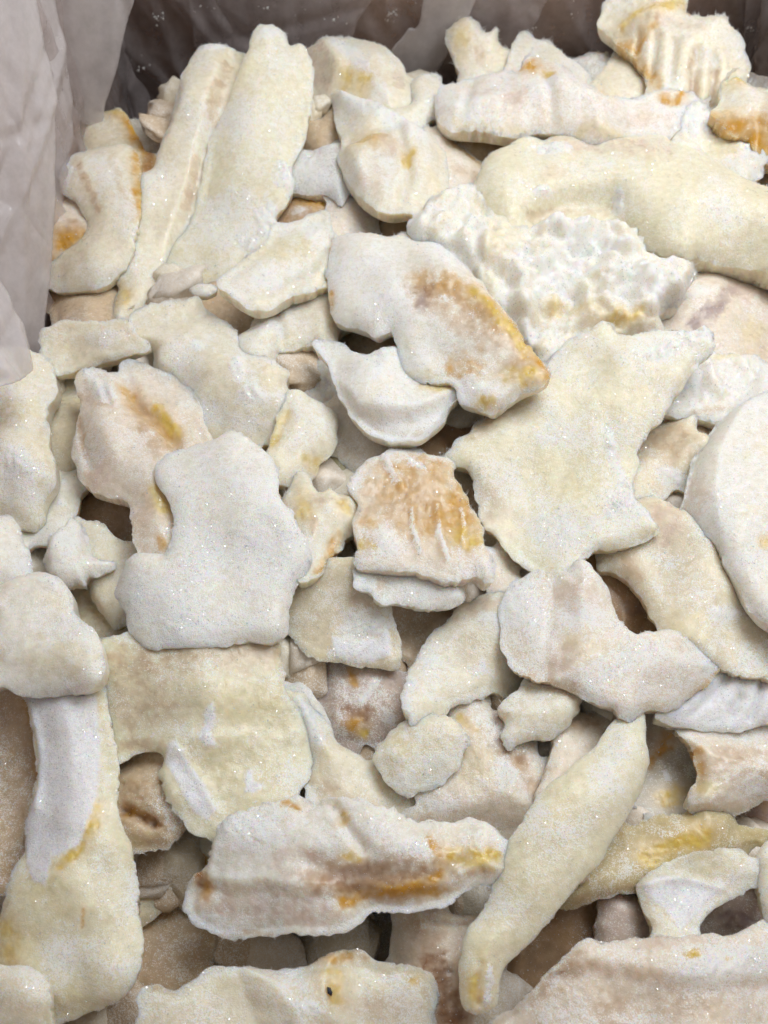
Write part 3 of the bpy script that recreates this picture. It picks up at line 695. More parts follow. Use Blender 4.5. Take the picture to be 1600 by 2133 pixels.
P(7.6,'beige','frozen_slice','long beige slice slanting from under the star shaped slice to the right border',
  [(1330,1035),(1380,1040),(1440,1080),(1480,1120),(1500,1170),(1540,1240),(1600,1290),(1650,1322),(1650,1416),(1560,1411),(1530,1405),(1490,1385),(1450,1350),(1400,1320),(1350,1280),(1330,1240),(1290,1200),(1245,1182),(1250,1152),(1300,1110),(1320,1060)],
  bend=[(45, -36)],T=22,B=18,R=30,frost=.42,maxtilt=11,rough=2.6,stain=[('pnk',(1380,1100),(50,60),.5),('tan',[(1290,1160),(1330,1200)],22,.5),('wht',(1500,1290),(36,20),.8),('lem',(1450,1310),(90,40),.4),('wht',(1580,1370),(60,40),.5),('tan',[(1470,1120),(1530,1230),(1590,1290)],8,.4),('wht',(1380,1170),(40,20),.4)])
P(8.8,'white','frozen_slice','thick pale wedge with a shaded cut side at the right border',
  [(1600,815),(1650,800),(1660,900),(1660,1320),(1600,1302),(1560,1262),(1520,1192),(1490,1132),(1440,1080),(1423,1050),(1440,980),(1455,930),(1490,880),(1540,840)],
  T=36,B=24,R=22,frost=.48,rough=2.0,lump=.6,fold=[([(1600,800),(1540,865),(1497,950),(1488,1030),(1497,1110),(1525,1180),(1590,1300)],0.9)],
  stain=[('yel',(1592,1142),(18,14),.8),('lem',(1570,960),(50,14),.3),('lem',(1570,1080),(50,14),.3),('pnk',[(1445,1000),(1450,1060)],24,.4)])
P(7.0,'white','frozen_flake','white fan with brown pits under the right end of the boomerang',
  [(1365,1495),(1420,1460),(1470,1410),(1500,1390),(1560,1400),(1650,1420),(1650,1485),(1590,1512),(1520,1526),(1460,1522),(1410,1512)],
  T=24,R=36,frost=.5,rough=1.8,lump=.6,ridge=[([(1475,1460),(1500,1430),(1515,1410)],-12,11),([(1520,1490),(1535,1460)],-11,9),([(1560,1500),(1580,1430)],-12,8),([(1440,1490),(1460,1470)],-7,9)],
  stain=[('pnk',[(1465,1480),(1480,1455),(1510,1440),(1520,1410)],10,.95),('tan',[(1518,1490),(1530,1470)],10,.9),('tan',[(1545,1460),(1550,1445)],7,.9),('tan',[(1560,1500),(1578,1470),(1590,1420)],8,.8),('pnk',(1430,1490),(22,10),.6),('och',(1598,1415),(12,12),.6)],
  filmpoly=[[(1375,1495),(1425,1462),(1500,1396),(1600,1412),(1650,1430),(1650,1480),(1590,1506),(1520,1520),(1430,1512)]])
P(6.8,'pink','frozen_chunk','lumpy chunk below the white fan at the right border',
  [(1380,1508),(1440,1515),(1520,1520),(1650,1490),(1650,1645),(1590,1672),(1530,1696),(1490,1701),(1430,1686),(1435,1660),(1457,1620),(1442,1570),(1420,1540)],
  T=28,R=34,frost=.48,crag=.5,rough=3.4,stain=[('och',[(1450,1570),(1460,1600),(1455,1640)],12,.5),('tan',(1530,1570),(60,24),.5),('tan',(1590,1620),(30,26),.35),('lem',(1470,1640),(30,26),.5)])
P(4.0,'grey','frozen_chunk','greyish glassy chunk with ochre streaks in the gap right of the long tapering strip',
  [(1335,1500),(1390,1508),(1442,1570),(1456,1620),(1436,1685),(1390,1705),(1340,1695),(1325,1640),(1325,1560)],T=24,R=38,frost=.28,stain=[('och',[(1385,1540),(1375,1570),(1350,1600)],12,.7),('yel',(1390,1665),(30,24),.7),('tan',(1350,1540),(30,40),.5),('wht',(1380,1622),(8,10),1),('wht',(1430,1615),(14,20),.5)])
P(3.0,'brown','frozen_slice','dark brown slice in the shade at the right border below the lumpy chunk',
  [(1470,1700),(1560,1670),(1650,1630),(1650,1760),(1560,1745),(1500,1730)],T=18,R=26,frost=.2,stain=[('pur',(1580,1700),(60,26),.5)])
P(5.5,'olive','frozen_strip','olive yellow strip behind the tapering strip at lower right',
  [(1150,1880),(1200,1850),(1240,1810),(1280,1760),(1340,1712),(1390,1695),(1450,1700),(1520,1715),(1605,1735),(1595,1762),(1500,1782),(1420,1802),(1370,1832),(1330,1855),(1250,1874),(1200,1895)],
  T=28,R=40,frost=.36,stain=[('yel',[(1340,1790),(1390,1765),(1450,1740)],22,.7),('tan',[(1200,1870),(1260,1860),(1330,1845)],9,.5),('wht',(1390,1730),(50,22),.35)])
P(6.6,'cream','frozen_slice','cream slice with a speckled white skin patch at lower right',
  [(1332,1832),(1400,1790),(1470,1770),(1530,1770),(1565,1790),(1572,1830),(1542,1862),(1490,1892),(1450,1932),(1420,1955),(1370,1950),(1345,1905),(1330,1862)],
  T=24,R=30,frost=.40,ridge=[([(1340,1840),(1420,1828),(1500,1850)],7,10)],filmpoly=[[(1334,1842),(1370,1826),(1420,1829),(1480,1845),(1505,1858),(1470,1880),(1440,1915),(1410,1940),(1402,1920),(1380,1895),(1348,1875)]],stain=[('lem',(1480,1815),(70,24),.35),('tan',[(1345,1880),(1360,1930)],12,.4)])
P(4.0,'mauve','frozen_chunk','greyish ball shaped chunk left of the slice with the speckled skin patch',
  [(1238,1922),(1260,1890),(1300,1880),(1345,1888),(1362,1945),(1330,1970),(1270,1972),(1245,1955)],T=26,R=44,frost=.3,stain=[('pur',(1335,1915),(20,20),.6)])
P(7.0,'cream','frozen_chunk','rounded cream chunk cut off by the right border near the bottom',
  [(1572,1800),(1600,1750),(1650,1735),(1650,1915),(1600,1915),(1580,1862)],T=26,R=40,frost=.45)
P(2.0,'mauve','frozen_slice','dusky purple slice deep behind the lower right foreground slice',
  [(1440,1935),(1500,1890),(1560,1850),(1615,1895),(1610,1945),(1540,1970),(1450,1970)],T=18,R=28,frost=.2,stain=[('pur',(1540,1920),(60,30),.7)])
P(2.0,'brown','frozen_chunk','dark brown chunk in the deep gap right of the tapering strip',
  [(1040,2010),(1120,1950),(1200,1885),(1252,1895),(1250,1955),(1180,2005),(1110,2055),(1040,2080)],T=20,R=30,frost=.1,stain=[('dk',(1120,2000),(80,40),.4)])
# ---- lower middle
P(6.5,'pink','frozen_chunk','fibrous pinkish brown chunk left of the long tapering strip',
  [(940,1478),(990,1455),(1040,1488),(1055,1550),(1110,1558),(1148,1600),(1130,1660),(1125,1710),(1080,1745),(1050,1785),(980,1735),(900,1700),(855,1695),(885,1650),(950,1600)],
  T=26,R=36,frost=.46,grain=65,stretch=3.5,crag=.6,rough=3.4,stain=[('pur',[(1030,1500),(1025,1560),(1050,1580)],15,.55),('tan',[(1050,1570),(1090,1600),(1110,1640)],22,.6),('brn',[(1060,1570),(1095,1585)],10,.4),('yel',[(955,1500),(985,1530)],10,.45),('wht',(920,1680),(40,26),.5),('lem',(990,1600),(50,70),.3)])
P(7.6,'cream','frozen_chunk','frosted cream blob in the middle of the lower half',
  [(783,1557),(820,1520),(850,1495),(900,1488),(950,1495),(972,1540),(962,1590),(930,1622),(880,1652),(830,1654),(800,1622),(776,1590)],T=30,R=50,frost=.55,rough=4,crag=.4,stain=[('lem',(850,1560),(70,60),.3)])
P(6.4,'cream','frozen_chunk','curved cream chunk hooking under the frosted blob',
  [(597,1452),(630,1442),(650,1470),(690,1515),(702,1545),(740,1570),(790,1600),(800,1640),(870,1660),(880,1700),(780,1690),(700,1680),(650,1650),(610,1605),(592,1520)],
  T=24,R=34,frost=.46,ridge=[([(625,1460),(650,1540),(670,1560)],12,20),([(600,1500),(640,1580)],-8,12)],stain=[('wht',[(625,1470),(660,1550)],16,.6),('tan',[(640,1620),(760,1680)],16,.35)])
P(7.0,'pink','frozen_slice','pinkish upper end slice tucked under the long tapering strip',
  [(1120,1640),(1140,1598),(1160,1540),(1210,1490),(1270,1475),(1330,1485),(1340,1560),(1270,1620),(1190,1680),(1130,1720),(1112,1690)],T=22,R=30,frost=.30,stain=[('tan',[(1190,1510),(1290,1490)],26,.5),('och',(1325,1505),(12,14),.4)])
P(7.6,'cream','frozen_chunk','small frosted lump under the lower left edge of the boomerang',
  [(1036,1482),(1065,1445),(1100,1418),(1160,1428),(1212,1458),(1197,1500),(1150,1540),(1100,1547),(1060,1561),(1040,1536),(1050,1505)],T=26,R=42,frost=.50,rough=3.4,crag=.3,stain=[('tan',[(1130,1430),(1200,1470)],16,.4)])
P(9.6,'yellow','frozen_strip','long smooth tapering pale strip pointing down to the bottom border',
  [(1255,1530),(1290,1490),(1340,1483),(1345,1530),(1350,1600),(1330,1660),(1300,1715),(1270,1760),(1240,1810),(1200,1850),(1150,1910),(1110,1960),(1070,1995),(1052,2015),(1042,2060),(1030,2100),(1000,2113),(965,2100),(955,2050),(960,1990),(970,1940),(1005,1895),(1030,1830),(1065,1740),(1130,1650),(1180,1605),(1230,1565)],
  bend=[(120, -34), (30, -16)],T=26,B=22,R=38,frost=.36,lump=.55,rough=1.8,maxtilt=13,needle=.7,stain=[('yel',[(985,2040),(990,2085)],14,.6),('wht',[(1020,2020),(1010,2090)],9,.9),('lem',(1000,2000),(30,40),.4),('wht',[(1250,1600),(1290,1560)],30,.35)],ridge=[([(1000,2010),(995,2090)],-8,9)])
P(6.4,'pink','frozen_chunk','peach block with a dark fibrous lower half between the foreground pieces',
  [(822,1920),(840,1905),(880,1885),(900,1890),(935,1905),(985,1908),(985,1940),(975,1990),(975,2060),(985,2110),(990,2150),(920,2155),(875,2060),(820,2012),(812,1960)],
  T=26,R=34,frost=.25,grain=90,stretch=4,stain=[('brn',[(900,2010),(930,2070),(950,2130)],34,.75),('dk',[(930,2030),(945,2110)],26,.5),('tan',(900,1950),(50,40),.4)],ridge=[([(880,1890),(885,1930)],12,13),([(905,1920),(970,1925)],-10,6)])
P(8.0,'yellow','frozen_slice','broad brownish yellow sheet with torn white skin patches left of centre below',
  [(205,1345),(260,1318),(310,1340),(420,1330),(530,1320),(582,1340),(590,1400),(605,1450),(640,1510),(653,1580),(642,1632),(600,1662),(540,1680),(500,1700),(470,1722),(440,1745),(400,1733),(375,1700),(345,1662),(329,1612),(338,1572),(290,1567),(246,1583),(228,1500),(210,1420)],
  bend=[(0, -34), (90, 22)],T=20,R=26,frost=.36,rough=3.4,crag=.3,maxtilt=12,stain=[('tan',[(260,1380),(400,1370),(560,1360)],44,.5),('tan',(300,1470),(90,70),.4),('tan',[(250,1560),(330,1550)],14,.5),('lem',(520,1470),(90,60),.4),('lem',(500,1600),(120,70),.35)],ridge=[([(380,1570),(420,1630),(450,1690)],5,12),([(345,1570),(400,1550),(640,1520)],4,24)],  # the tan band near the top paints the white slice's shadow
  filmpoly=[[(352,1552),(368,1545),(395,1595),(430,1640),(455,1690),(430,1712),(400,1690),(370,1630),(345,1590)],[(428,1478),(446,1472),(452,1505),(440,1530),(455,1560),(430,1560),(414,1542),(428,1510)],[(512,1610),(524,1604),(530,1630),(552,1640),(530,1655),(510,1655)]])
P(7.3,'tan','frozen_chunk','torn tan chunk with a brown pit beside the tall left piece',
  [(230,1580),(345,1555),(345,1620),(365,1660),(388,1705),(375,1742),(345,1768),(290,1772),(240,1745)],T=22,R=28,frost=.32,crag=.8,rough=4,ridge=[([(262,1690),(290,1700),(320,1715)],-20,12)],stain=[('brn',[(262,1688),(290,1698),(325,1718)],12,.85),('och',(285,1695),(26,10),.4),('lem',(290,1745),(40,16),.4)])
P(4.0,'beige','frozen_flake','small beige bit with orange rim left of the big folded chunk',
  [(365,1742),(400,1722),(455,1740),(450,1790),(412,1795),(378,1772)],T=16,R=20,frost=.25,stain=[('och',[(385,1775),(435,1795)],8,.6)])
P(9.2,'white','frozen_chunk','big folded chunk streaked with rust brown in the lower middle',
  [(385,1880),(400,1832),(428,1802),(440,1760),(470,1705),(520,1682),(580,1668),(620,1660),(660,1676),(700,1660),(760,1670),(820,1682),(860,1706),(900,1712),(980,1705),(1020,1715),(1050,1745),(1056,1790),(1042,1830),(1012,1845),(980,1850),(930,1886),(900,1895),(850,1905),(780,1902),(740,1932),(700,1946),(620,1946),(540,1952),(470,1956),(420,1936),(390,1910)],
  bend=[(0, -34)],cuts=0,T=38,B=28,R=46,frost=.50,crag=.4,rough=3.2,maxtilt=13,step=[([(405,1838),(440,1835),(480,1850),(560,1845),(640,1860),(740,1850),(830,1870),(960,1850)],22,20)],
  ridge=[([(690,1670),(720,1720),(760,1770)],-14,12),([(600,1690),(650,1760)],8,30),([(660,1800),(720,1830),(900,1810)],-10,22),([(960,1820),(1000,1800),(1040,1810)],10,12),([(445,1760),(440,1830)],12,14)],
  stain=[('och',[(425,1830),(432,1862)],15,.95),('brn',[(420,1820),(415,1845)],9,.7),('tan',(790,1838),(160,46),.75),('brn',(770,1842),(100,22),.62),('brn',[(680,1830),(760,1845),(850,1835),(920,1810)],22,.6),('och',(860,1856),(70,14),.8),('och',[(715,1875),(780,1860),(860,1850),(920,1820)],13,.75),('pur',[(700,1830),(760,1810)],18,.5),('tan',[(660,1810),(740,1820),(850,1800)],40,.5),('och',[(900,1755),(915,1770),(940,1790)],14,.75),('yel',[(950,1785),(1030,1790)],22,.7),('yel',(735,1785),(22,12),.6),('yel',(715,1705),(12,14),.7),('och',[(590,1675),(625,1685)],6,.7),('pnk',[(440,1880),(560,1890),(680,1910)],36,.5),('pnk',(610,1800),(60,40),.35),('wht',[(480,1730),(560,1750)],40,.5),('wht',[(850,1770),(900,1760)],24,.5),('tan',[(460,1950),(560,1945)],8,.5)])
P(6.0,'tan','frozen_slice','peach brown slice cut off by the left border beside the skin patch',
  [(-45,1435),(50,1440),(90,1540),(90,1680),(60,1765),(20,1810),(-45,1860)],T=20,R=30,frost=.45,crag=.5,stain=[('och',[(60,1460),(85,1560),(85,1650)],9,.4)])
P(8.8,'yellow','frozen_strip','tall left piece with a long speckled white skin patch down its middle',
  [(20,1425),(100,1400),(200,1385),(222,1450),(236,1530),(246,1600),(246,1700),(272,1760),(287,1850),(296,1950),(291,2020),(252,2082),(180,2112),(120,2135),(60,2165),(-35,2155),(-35,1985),(0,1905),(20,1835),(50,1765),(60,1690),(78,1600),(62,1500),(45,1445)],
  bend=[(90, -30)],T=32,B=26,R=44,frost=.34,lump=.8,rough=2.6,maxtilt=13,ridge=[([(60,1460),(82,1560),(80,1680)],8,12)],
  filmpoly=[[(52,1452),(130,1440),(205,1450),(211,1540),(210,1640),(196,1705),(175,1765),(140,1785),(118,1795),(108,1850),(78,1838),(62,1800),(52,1740),(60,1690),(84,1640),(82,1560),(70,1500)]],
  stain=[('yel',(178,1475),(30,24),.9),('yel',[(205,1690),(180,1765),(140,1810)],12,.75),('lem',(90,1850),(60,40),.5),('yel',[(20,1930),(30,1990)],26,.45),('tan',(40,2020),(40,30),.4),('och',[(182,1905),(184,1930)],4,.5),('wht',(150,1970),(90,50),.3)])
P(9.6,'white','frozen_chunk','smooth pale knob capping the tall left piece',
  [(-45,1255),(0,1217),(60,1195),(110,1197),(145,1230),(160,1280),(200,1320),(216,1370),(217,1400),(200,1430),(150,1446),(60,1452),(0,1432),(-45,1432)],
  T=34,R=52,frost=.42,lump=.6,rough=1.8,step=[([(150,1235),(90,1225),(30,1250),(-10,1300)],-9,14)],stain=[('lem',(130,1380),(80,50),.35),('tan',[(20,1230),(0,1290)],16,.3),('wht',[(105,1215),(118,1225)],9,.8)])
P(9.8,'cream','frozen_chunk','rounded cream lump in the bottom left corner',
  [(-45,2012),(0,2008),(60,2015),(95,2040),(105,2090),(95,2185),(-45,2185)],T=28,R=46,frost=.38,lump=.5)
P(3.0,'beige','frozen_flake','dim disc shaped flake in the deep gap right of the tall left piece',
  [(268,1840),(310,1800),(347,1800),(362,1842),(352,1882),(310,1922),(280,1905)],T=14,R=20,frost=.15,stain=[('wht',[(320,1915),(350,1885)],5,.8)])
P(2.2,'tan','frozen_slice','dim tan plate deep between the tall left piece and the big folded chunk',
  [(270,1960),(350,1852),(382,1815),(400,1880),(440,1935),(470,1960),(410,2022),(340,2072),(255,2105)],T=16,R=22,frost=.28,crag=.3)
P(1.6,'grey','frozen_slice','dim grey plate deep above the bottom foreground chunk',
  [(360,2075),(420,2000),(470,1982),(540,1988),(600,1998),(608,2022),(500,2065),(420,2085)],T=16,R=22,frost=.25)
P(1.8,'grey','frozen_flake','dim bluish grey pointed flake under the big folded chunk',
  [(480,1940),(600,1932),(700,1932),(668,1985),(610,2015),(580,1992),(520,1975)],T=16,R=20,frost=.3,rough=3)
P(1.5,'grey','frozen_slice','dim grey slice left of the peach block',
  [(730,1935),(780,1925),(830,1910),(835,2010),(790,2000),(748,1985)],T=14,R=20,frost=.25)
P(8.0,'cream','frozen_chunk','knobbly foreground chunk with a dark speck along the bottom border',
  [(288,2072),(320,2050),(370,2060),(430,2020),(490,2010),(560,2020),(640,2010),(670,1990),(710,1978),(750,1980),(780,2000),(840,2010),(890,2020),(913,2060),(906,2105),(888,2155),(600,2190),(300,2180),(286,2115)],
  T=36,R=50,frost=.45,crag=.4,rough=2.6,maxtilt=14,ridge=[([(630,2020),(720,2010),(800,2030)],-8,16),([(490,2030),(560,2060)],8,40)],
  stain=[('tan',[(640,2005),(700,1985),(760,1990)],15,.7),('och',[(690,2000),(730,1995)],12,.6),('yel',[(690,2030),(700,2080)],20,.5),('yel',(860,2040),(16,10),.5),('tan',(330,2060),(30,10),.4),('wht',(650,2105),(30,22),.8),('wht',(830,2035),(50,14),.5),('pnk',(800,2100),(80,30),.3),('tan',(890,2070),(12,30),.35)],speck=(684,2070))
P(8.4,'pink','frozen_slice','big blurred pinkish slice filling the bottom right corner',
  [(1000,2150),(1050,2110),(1110,2062),(1150,2012),(1212,1962),(1260,1965),(1340,1952),(1450,1948),(1520,1945),(1580,1922),(1660,1915),(1660,2200),(1000,2200)],
  T=36,R=44,frost=.44,crag=.3,rough=2.6,lump=1.2,maxtilt=14,grain=70,stretch=2,step=[([(1660,2035),(1500,2050),(1420,2050),(1330,2030),(1240,2010),(1180,2020)][::-1],16,22)],
  stain=[('tan',[(1130,2060),(1200,2000)],34,.5),('tan',(1280,2100),(60,60),.45),('tan',(1440,2090),(90,40),.35),('yel',(1438,1988),(18,8),.9),('yel',(1508,2006),(12,7),.6),('wht',[(1400,2010),(1560,2000),(1660,1975)],40,.5),('pnk',(1400,1960),(150,20),.4)])


# ------------------------------------------------------------------ stacking raster
GS = 8
gx0, gy0, gx1, gy1 = -80, -80, 1680, 2240
RX, RY = np.meshgrid(np.arange(gx0, gx1, GS) + GS / 2, np.arange(gy0, gy1, GS) + GS / 2)
Z_BASE = -0.058
FLAT = plane_coef(np.array([0, 0, Z_BASE]), np.array([0, 0, 1.0]))
SUP = on_plane(RX, RY, FLAT)      # depth of the support seen along each ray
COVER = np.zeros(RX.shape, bool)
FOOT = []
LEVEL_O = [1, 2, 3, 4, 5, 6, 7, 8, 9, 10, 11]
LEVEL_Z = [-.050, -.045, -.038, -.032, -.026, -.020, -.013, -.005, .004, .013, .019]

def ang(n1, n2):
    return math.degrees(math.acos(max(-1, min(1, float(np.dot(n1, n2))))))

def profile(d, r):
    t = np.clip(d / r, 0, 1)
    return np.clip(1 - (1 - t) ** 2.5, 0, 1) ** 0.45

def dome(d, r):
    t = np.clip(d / r, 0, 1)
    return np.clip(1 - (1 - t) ** 2, 0, 1) ** 0.85

def shape_of(p, x, y, d):
    """heights above / below the piece's own plane, in frame pixels"""
    sd = p['seed']
    Tk, Rr = p.get('T', 20), p.get('R', 26)
    Bk = p.get('B', Tk)
    if p['name'] in ('frozen_slice', 'frozen_flake'): Tk, Rr, Bk = Tk * 0.65, Rr * 1.6, Bk * 1.8
    else:
        Bk *= 1.4
        if 'inr' in p: Rr = max(Rr, 0.9 * p['inr'])
    top = Tk * dome(d, Rr)
    bot = -Bk * profile(d, 20)
    edge = np.clip(d / 18.0, 0, 1)
    lump = p.get('lump', 1.0)
    a = math.radians(p.get('grain', 0)); st = p.get('stretch', 1.0)
    xr = (x * math.cos(a) + y * math.sin(a)) / st; yr = -x * math.sin(a) + y * math.cos(a)
    det = 20.0 * fbm(xr, yr, 170, sd, 2) + 1.5 * fbm(xr, yr, 50, sd + 7, 2) + 0.4 * fbm(xr, yr, 17, sd + 9, 2)
    fr = p.get('crag', 0.0)
    if fr:
        det += fr * (6 * (np.abs(noise(xr / 38, yr / 38, sd + 40)) - 0.3) + 5 * (np.abs(noise(xr / 17, yr / 17, sd + 41)) - 0.3) + 2.5 * noise(xr / 8, yr / 8, sd + 42))
    if 'mass' in p: det += p['mass'] * (1.1 * noise(x / 95, y / 80, sd + 43) + 1.2 * np.abs(noise(x / 62, y / 50, sd + 44)) + 0.5 * np.maximum(0, noise(x / 30, y / 30, sd + 45)) - 0.5)
    top = top + edge * lump * det
    mid = np.zeros_like(x)
    if 'rb' in p: mid += p['rb'][1] * (((x - p['c'][0]) * math.cos(p['rb'][0]) + (y - p['c'][1]) * math.sin(p['rb'][0])) / p['ex0']) ** 2
    for b in p.get('bend', []):           # (angle deg, amount px): curls along that direction
        c, s = math.cos(math.radians(b[0])), math.sin(math.radians(b[0]))
        u = (x - p['c'][0]) * c + (y - p['c'][1]) * s
        L = max(abs(((p['P'] - p['c']) @ np.array([c, s]))).max(), 1)
        mid += b[1] * (u / L) ** 2
    mid += p.get('warp', 26) * noise((x + 91) / 210, (y - 37) / 210, sd + 60)
    # cut and broken facets: random planes shave the upper face
    fr_ = np.random.RandomState(sd + 17)
    for q in range(p.get('cuts', 2 if p['name'] == 'frozen_chunk' else 0)):
        th = fr_.uniform(0, 2 * math.pi); sl = fr_.uniform(0.25, 0.75); at = fr_.uniform(0.25, 0.75)
        u = (x - p['c'][0]) * math.cos(th) + (y - p['c'][1]) * math.sin(th)
        reach = p.get('inr', 60)
        cut = Tk * 0.95 - sl * (u - at * reach) + 3.0 * noise(x / 40, y / 40, sd + 18 + q)
        kk = 5.0
        hh = np.clip(0.5 + 0.5 * (cut - top) / kk, 0, 1)
        mn = cut * (1 - hh) + top * hh - kk * hh * (1 - hh)
        top = np.maximum(mn, np.minimum(top, -0.1 * Bk * np.clip(d / 14.0, 0, 1)))
    for f in p.get('ridge', []):          # (points, height, width)
        dd, _ = line_dist(x, y, f[0])
        top = top + edge * f[1] * np.exp(-(dd / f[2]) ** 2)
    for f in p.get('fold', []):           # (points, slope): falls away to the right of the line
        dd, sg = line_dist(x, y, f[0])
        q = np.where(sg > 0, dd, 0)
        top = top - f[1] * (np.sqrt(q * q + 16) - 4)
        bot = bot - f[1] * (np.sqrt(q * q + 16) - 4) * 0.6
    for f in p.get('step', []):           # (points, drop, width): a cut step down on the right-hand side
        dd, sg = line_dist(x, y, f[0])
        top = top - f[1] * smooth(-f[2], f[2], dd * sg) * edge
    top = np.maximum(top, bot + np.clip(d, 0, 16))
    p['_mid'] = mid
    return top + mid, bot + mid

def colour_of(p, x, y, d):
    sd = p['seed']
    base = np.array(TONE[p['tone']])
    n = fbm(x, y, 150, sd + 70, 3)
    n2 = fbm(x, y, 40, sd + 71, 3)
    c = base[None, :] * (1 + 0.06 * n[:, None] + 0.035 * n2[:, None])
    warm = smooth(0.05, 0.6, fbm(x, y, 110, sd + 75, 3))[:, None] * 0.45
    c = c * (1 - warm) + c * np.array([1.0, 0.935, 0.79]) * warm
    fr = p.get('frost', 0.42) - 0.04 + 0.62 * fbm(x, y, 110, sd + 72, 3) + 0.18 * fbm(x, y, 24, sd + 73, 2)
    fr = fr + 0.2 * np.exp(-d / 4.0) * smooth(-0.2, 0.4, noise(x / 50, y / 50, sd + 76))
    film = np.zeros_like(x); soak = np.zeros_like(x)
    wx = x + 16 * fbm(x, y, 60, sd + 80, 4); wy = y + 16 * fbm(x, y, 60, sd + 81, 4)
    fine = fbm(x, y, 22, sd + 82, 3)
    for s in p.get('stain', []):  # real stains and frost, plus a few strokes of painted shade
        kind, geo = s[0], s[1]
        st = s[3] if len(s) > 3 else 0.85
        if kind not in ('wht', 'film'): st = min(0.97, st * 1.35)
        if isinstance(geo, tuple):        # ellipse: (x, y), (rx, ry)
            rx, ry = s[2]
            q = np.hypot((wx - geo[0]) / rx, (wy - geo[1]) / ry)
            m = 1 - smooth(0.35, 1.25, q + 0.6 * fine); m_far = 1 - smooth(0.3, 2.3, q + 0.5 * fine)
        else:                             # along a line, width
            dd, _ = line_dist(wx, wy, geo)
            m = 1 - smooth(0.3, 1.2, dd / s[2] + 0.6 * fine); m_far = 1 - smooth(0.2, 2.6, dd / s[2] + 0.5 * fine)
        m = m * st
        if kind == 'wht':
            fr = fr + m * 0.9
        elif kind == 'film':
            if isinstance(geo, tuple): mm = m
            film = np.maximum(film, m); fr = fr + m * 0.15
            c = c * (1 - m[:, None]) + np.array([0.80, 0.79, 0.82]) * m[:, None]
        else:
            if kind in ('och', 'yel', 'brn'):     # what has soaked in around the stain
                h = (m_far * 0.42 * st)[:, None]
                c = c * (1 - h) + np.array([0.70, 0.50, 0.24] if kind != 'brn' else [0.52, 0.36, 0.24]) * h
                fr = fr - 0.2 * m_far
            m = m * np.clip(0.72 + 1.4 * fbm(x, y, 26, sd + 84, 4), 0.05, 1)
            c = c * (1 - m[:, None]) + np.array(STAIN_SHADE[kind]) * m[:, None]
            fr = fr - m * 0.52
            if kind in ('och', 'brn', 'yel', 'pur'): soak = np.maximum(soak, m)
    for poly in p.get('filmpoly', []):
        q = np.array(poly, float)
        rr = 3.5
        xx, yy = x + 5 * fine, y + 5 * fbm(x, y, 22, sd + 90, 3)
        ins = inside(xx, yy, q); dd = poly_dist(xx, yy, q)
        m = smooth(-rr, rr, np.where(ins, dd, -dd))
        film = np.maximum(film, m)
        c = c * (1 - m[:, None]) + np.array([0.83, 0.825, 0.845]) * m[:, None]
        fr = fr * (1 - m) + 0.45 * m
    p['_soak'] = soak
    return np.clip(c, 0.01, 0.92), np.clip(fr, -0.3, 1.3), film

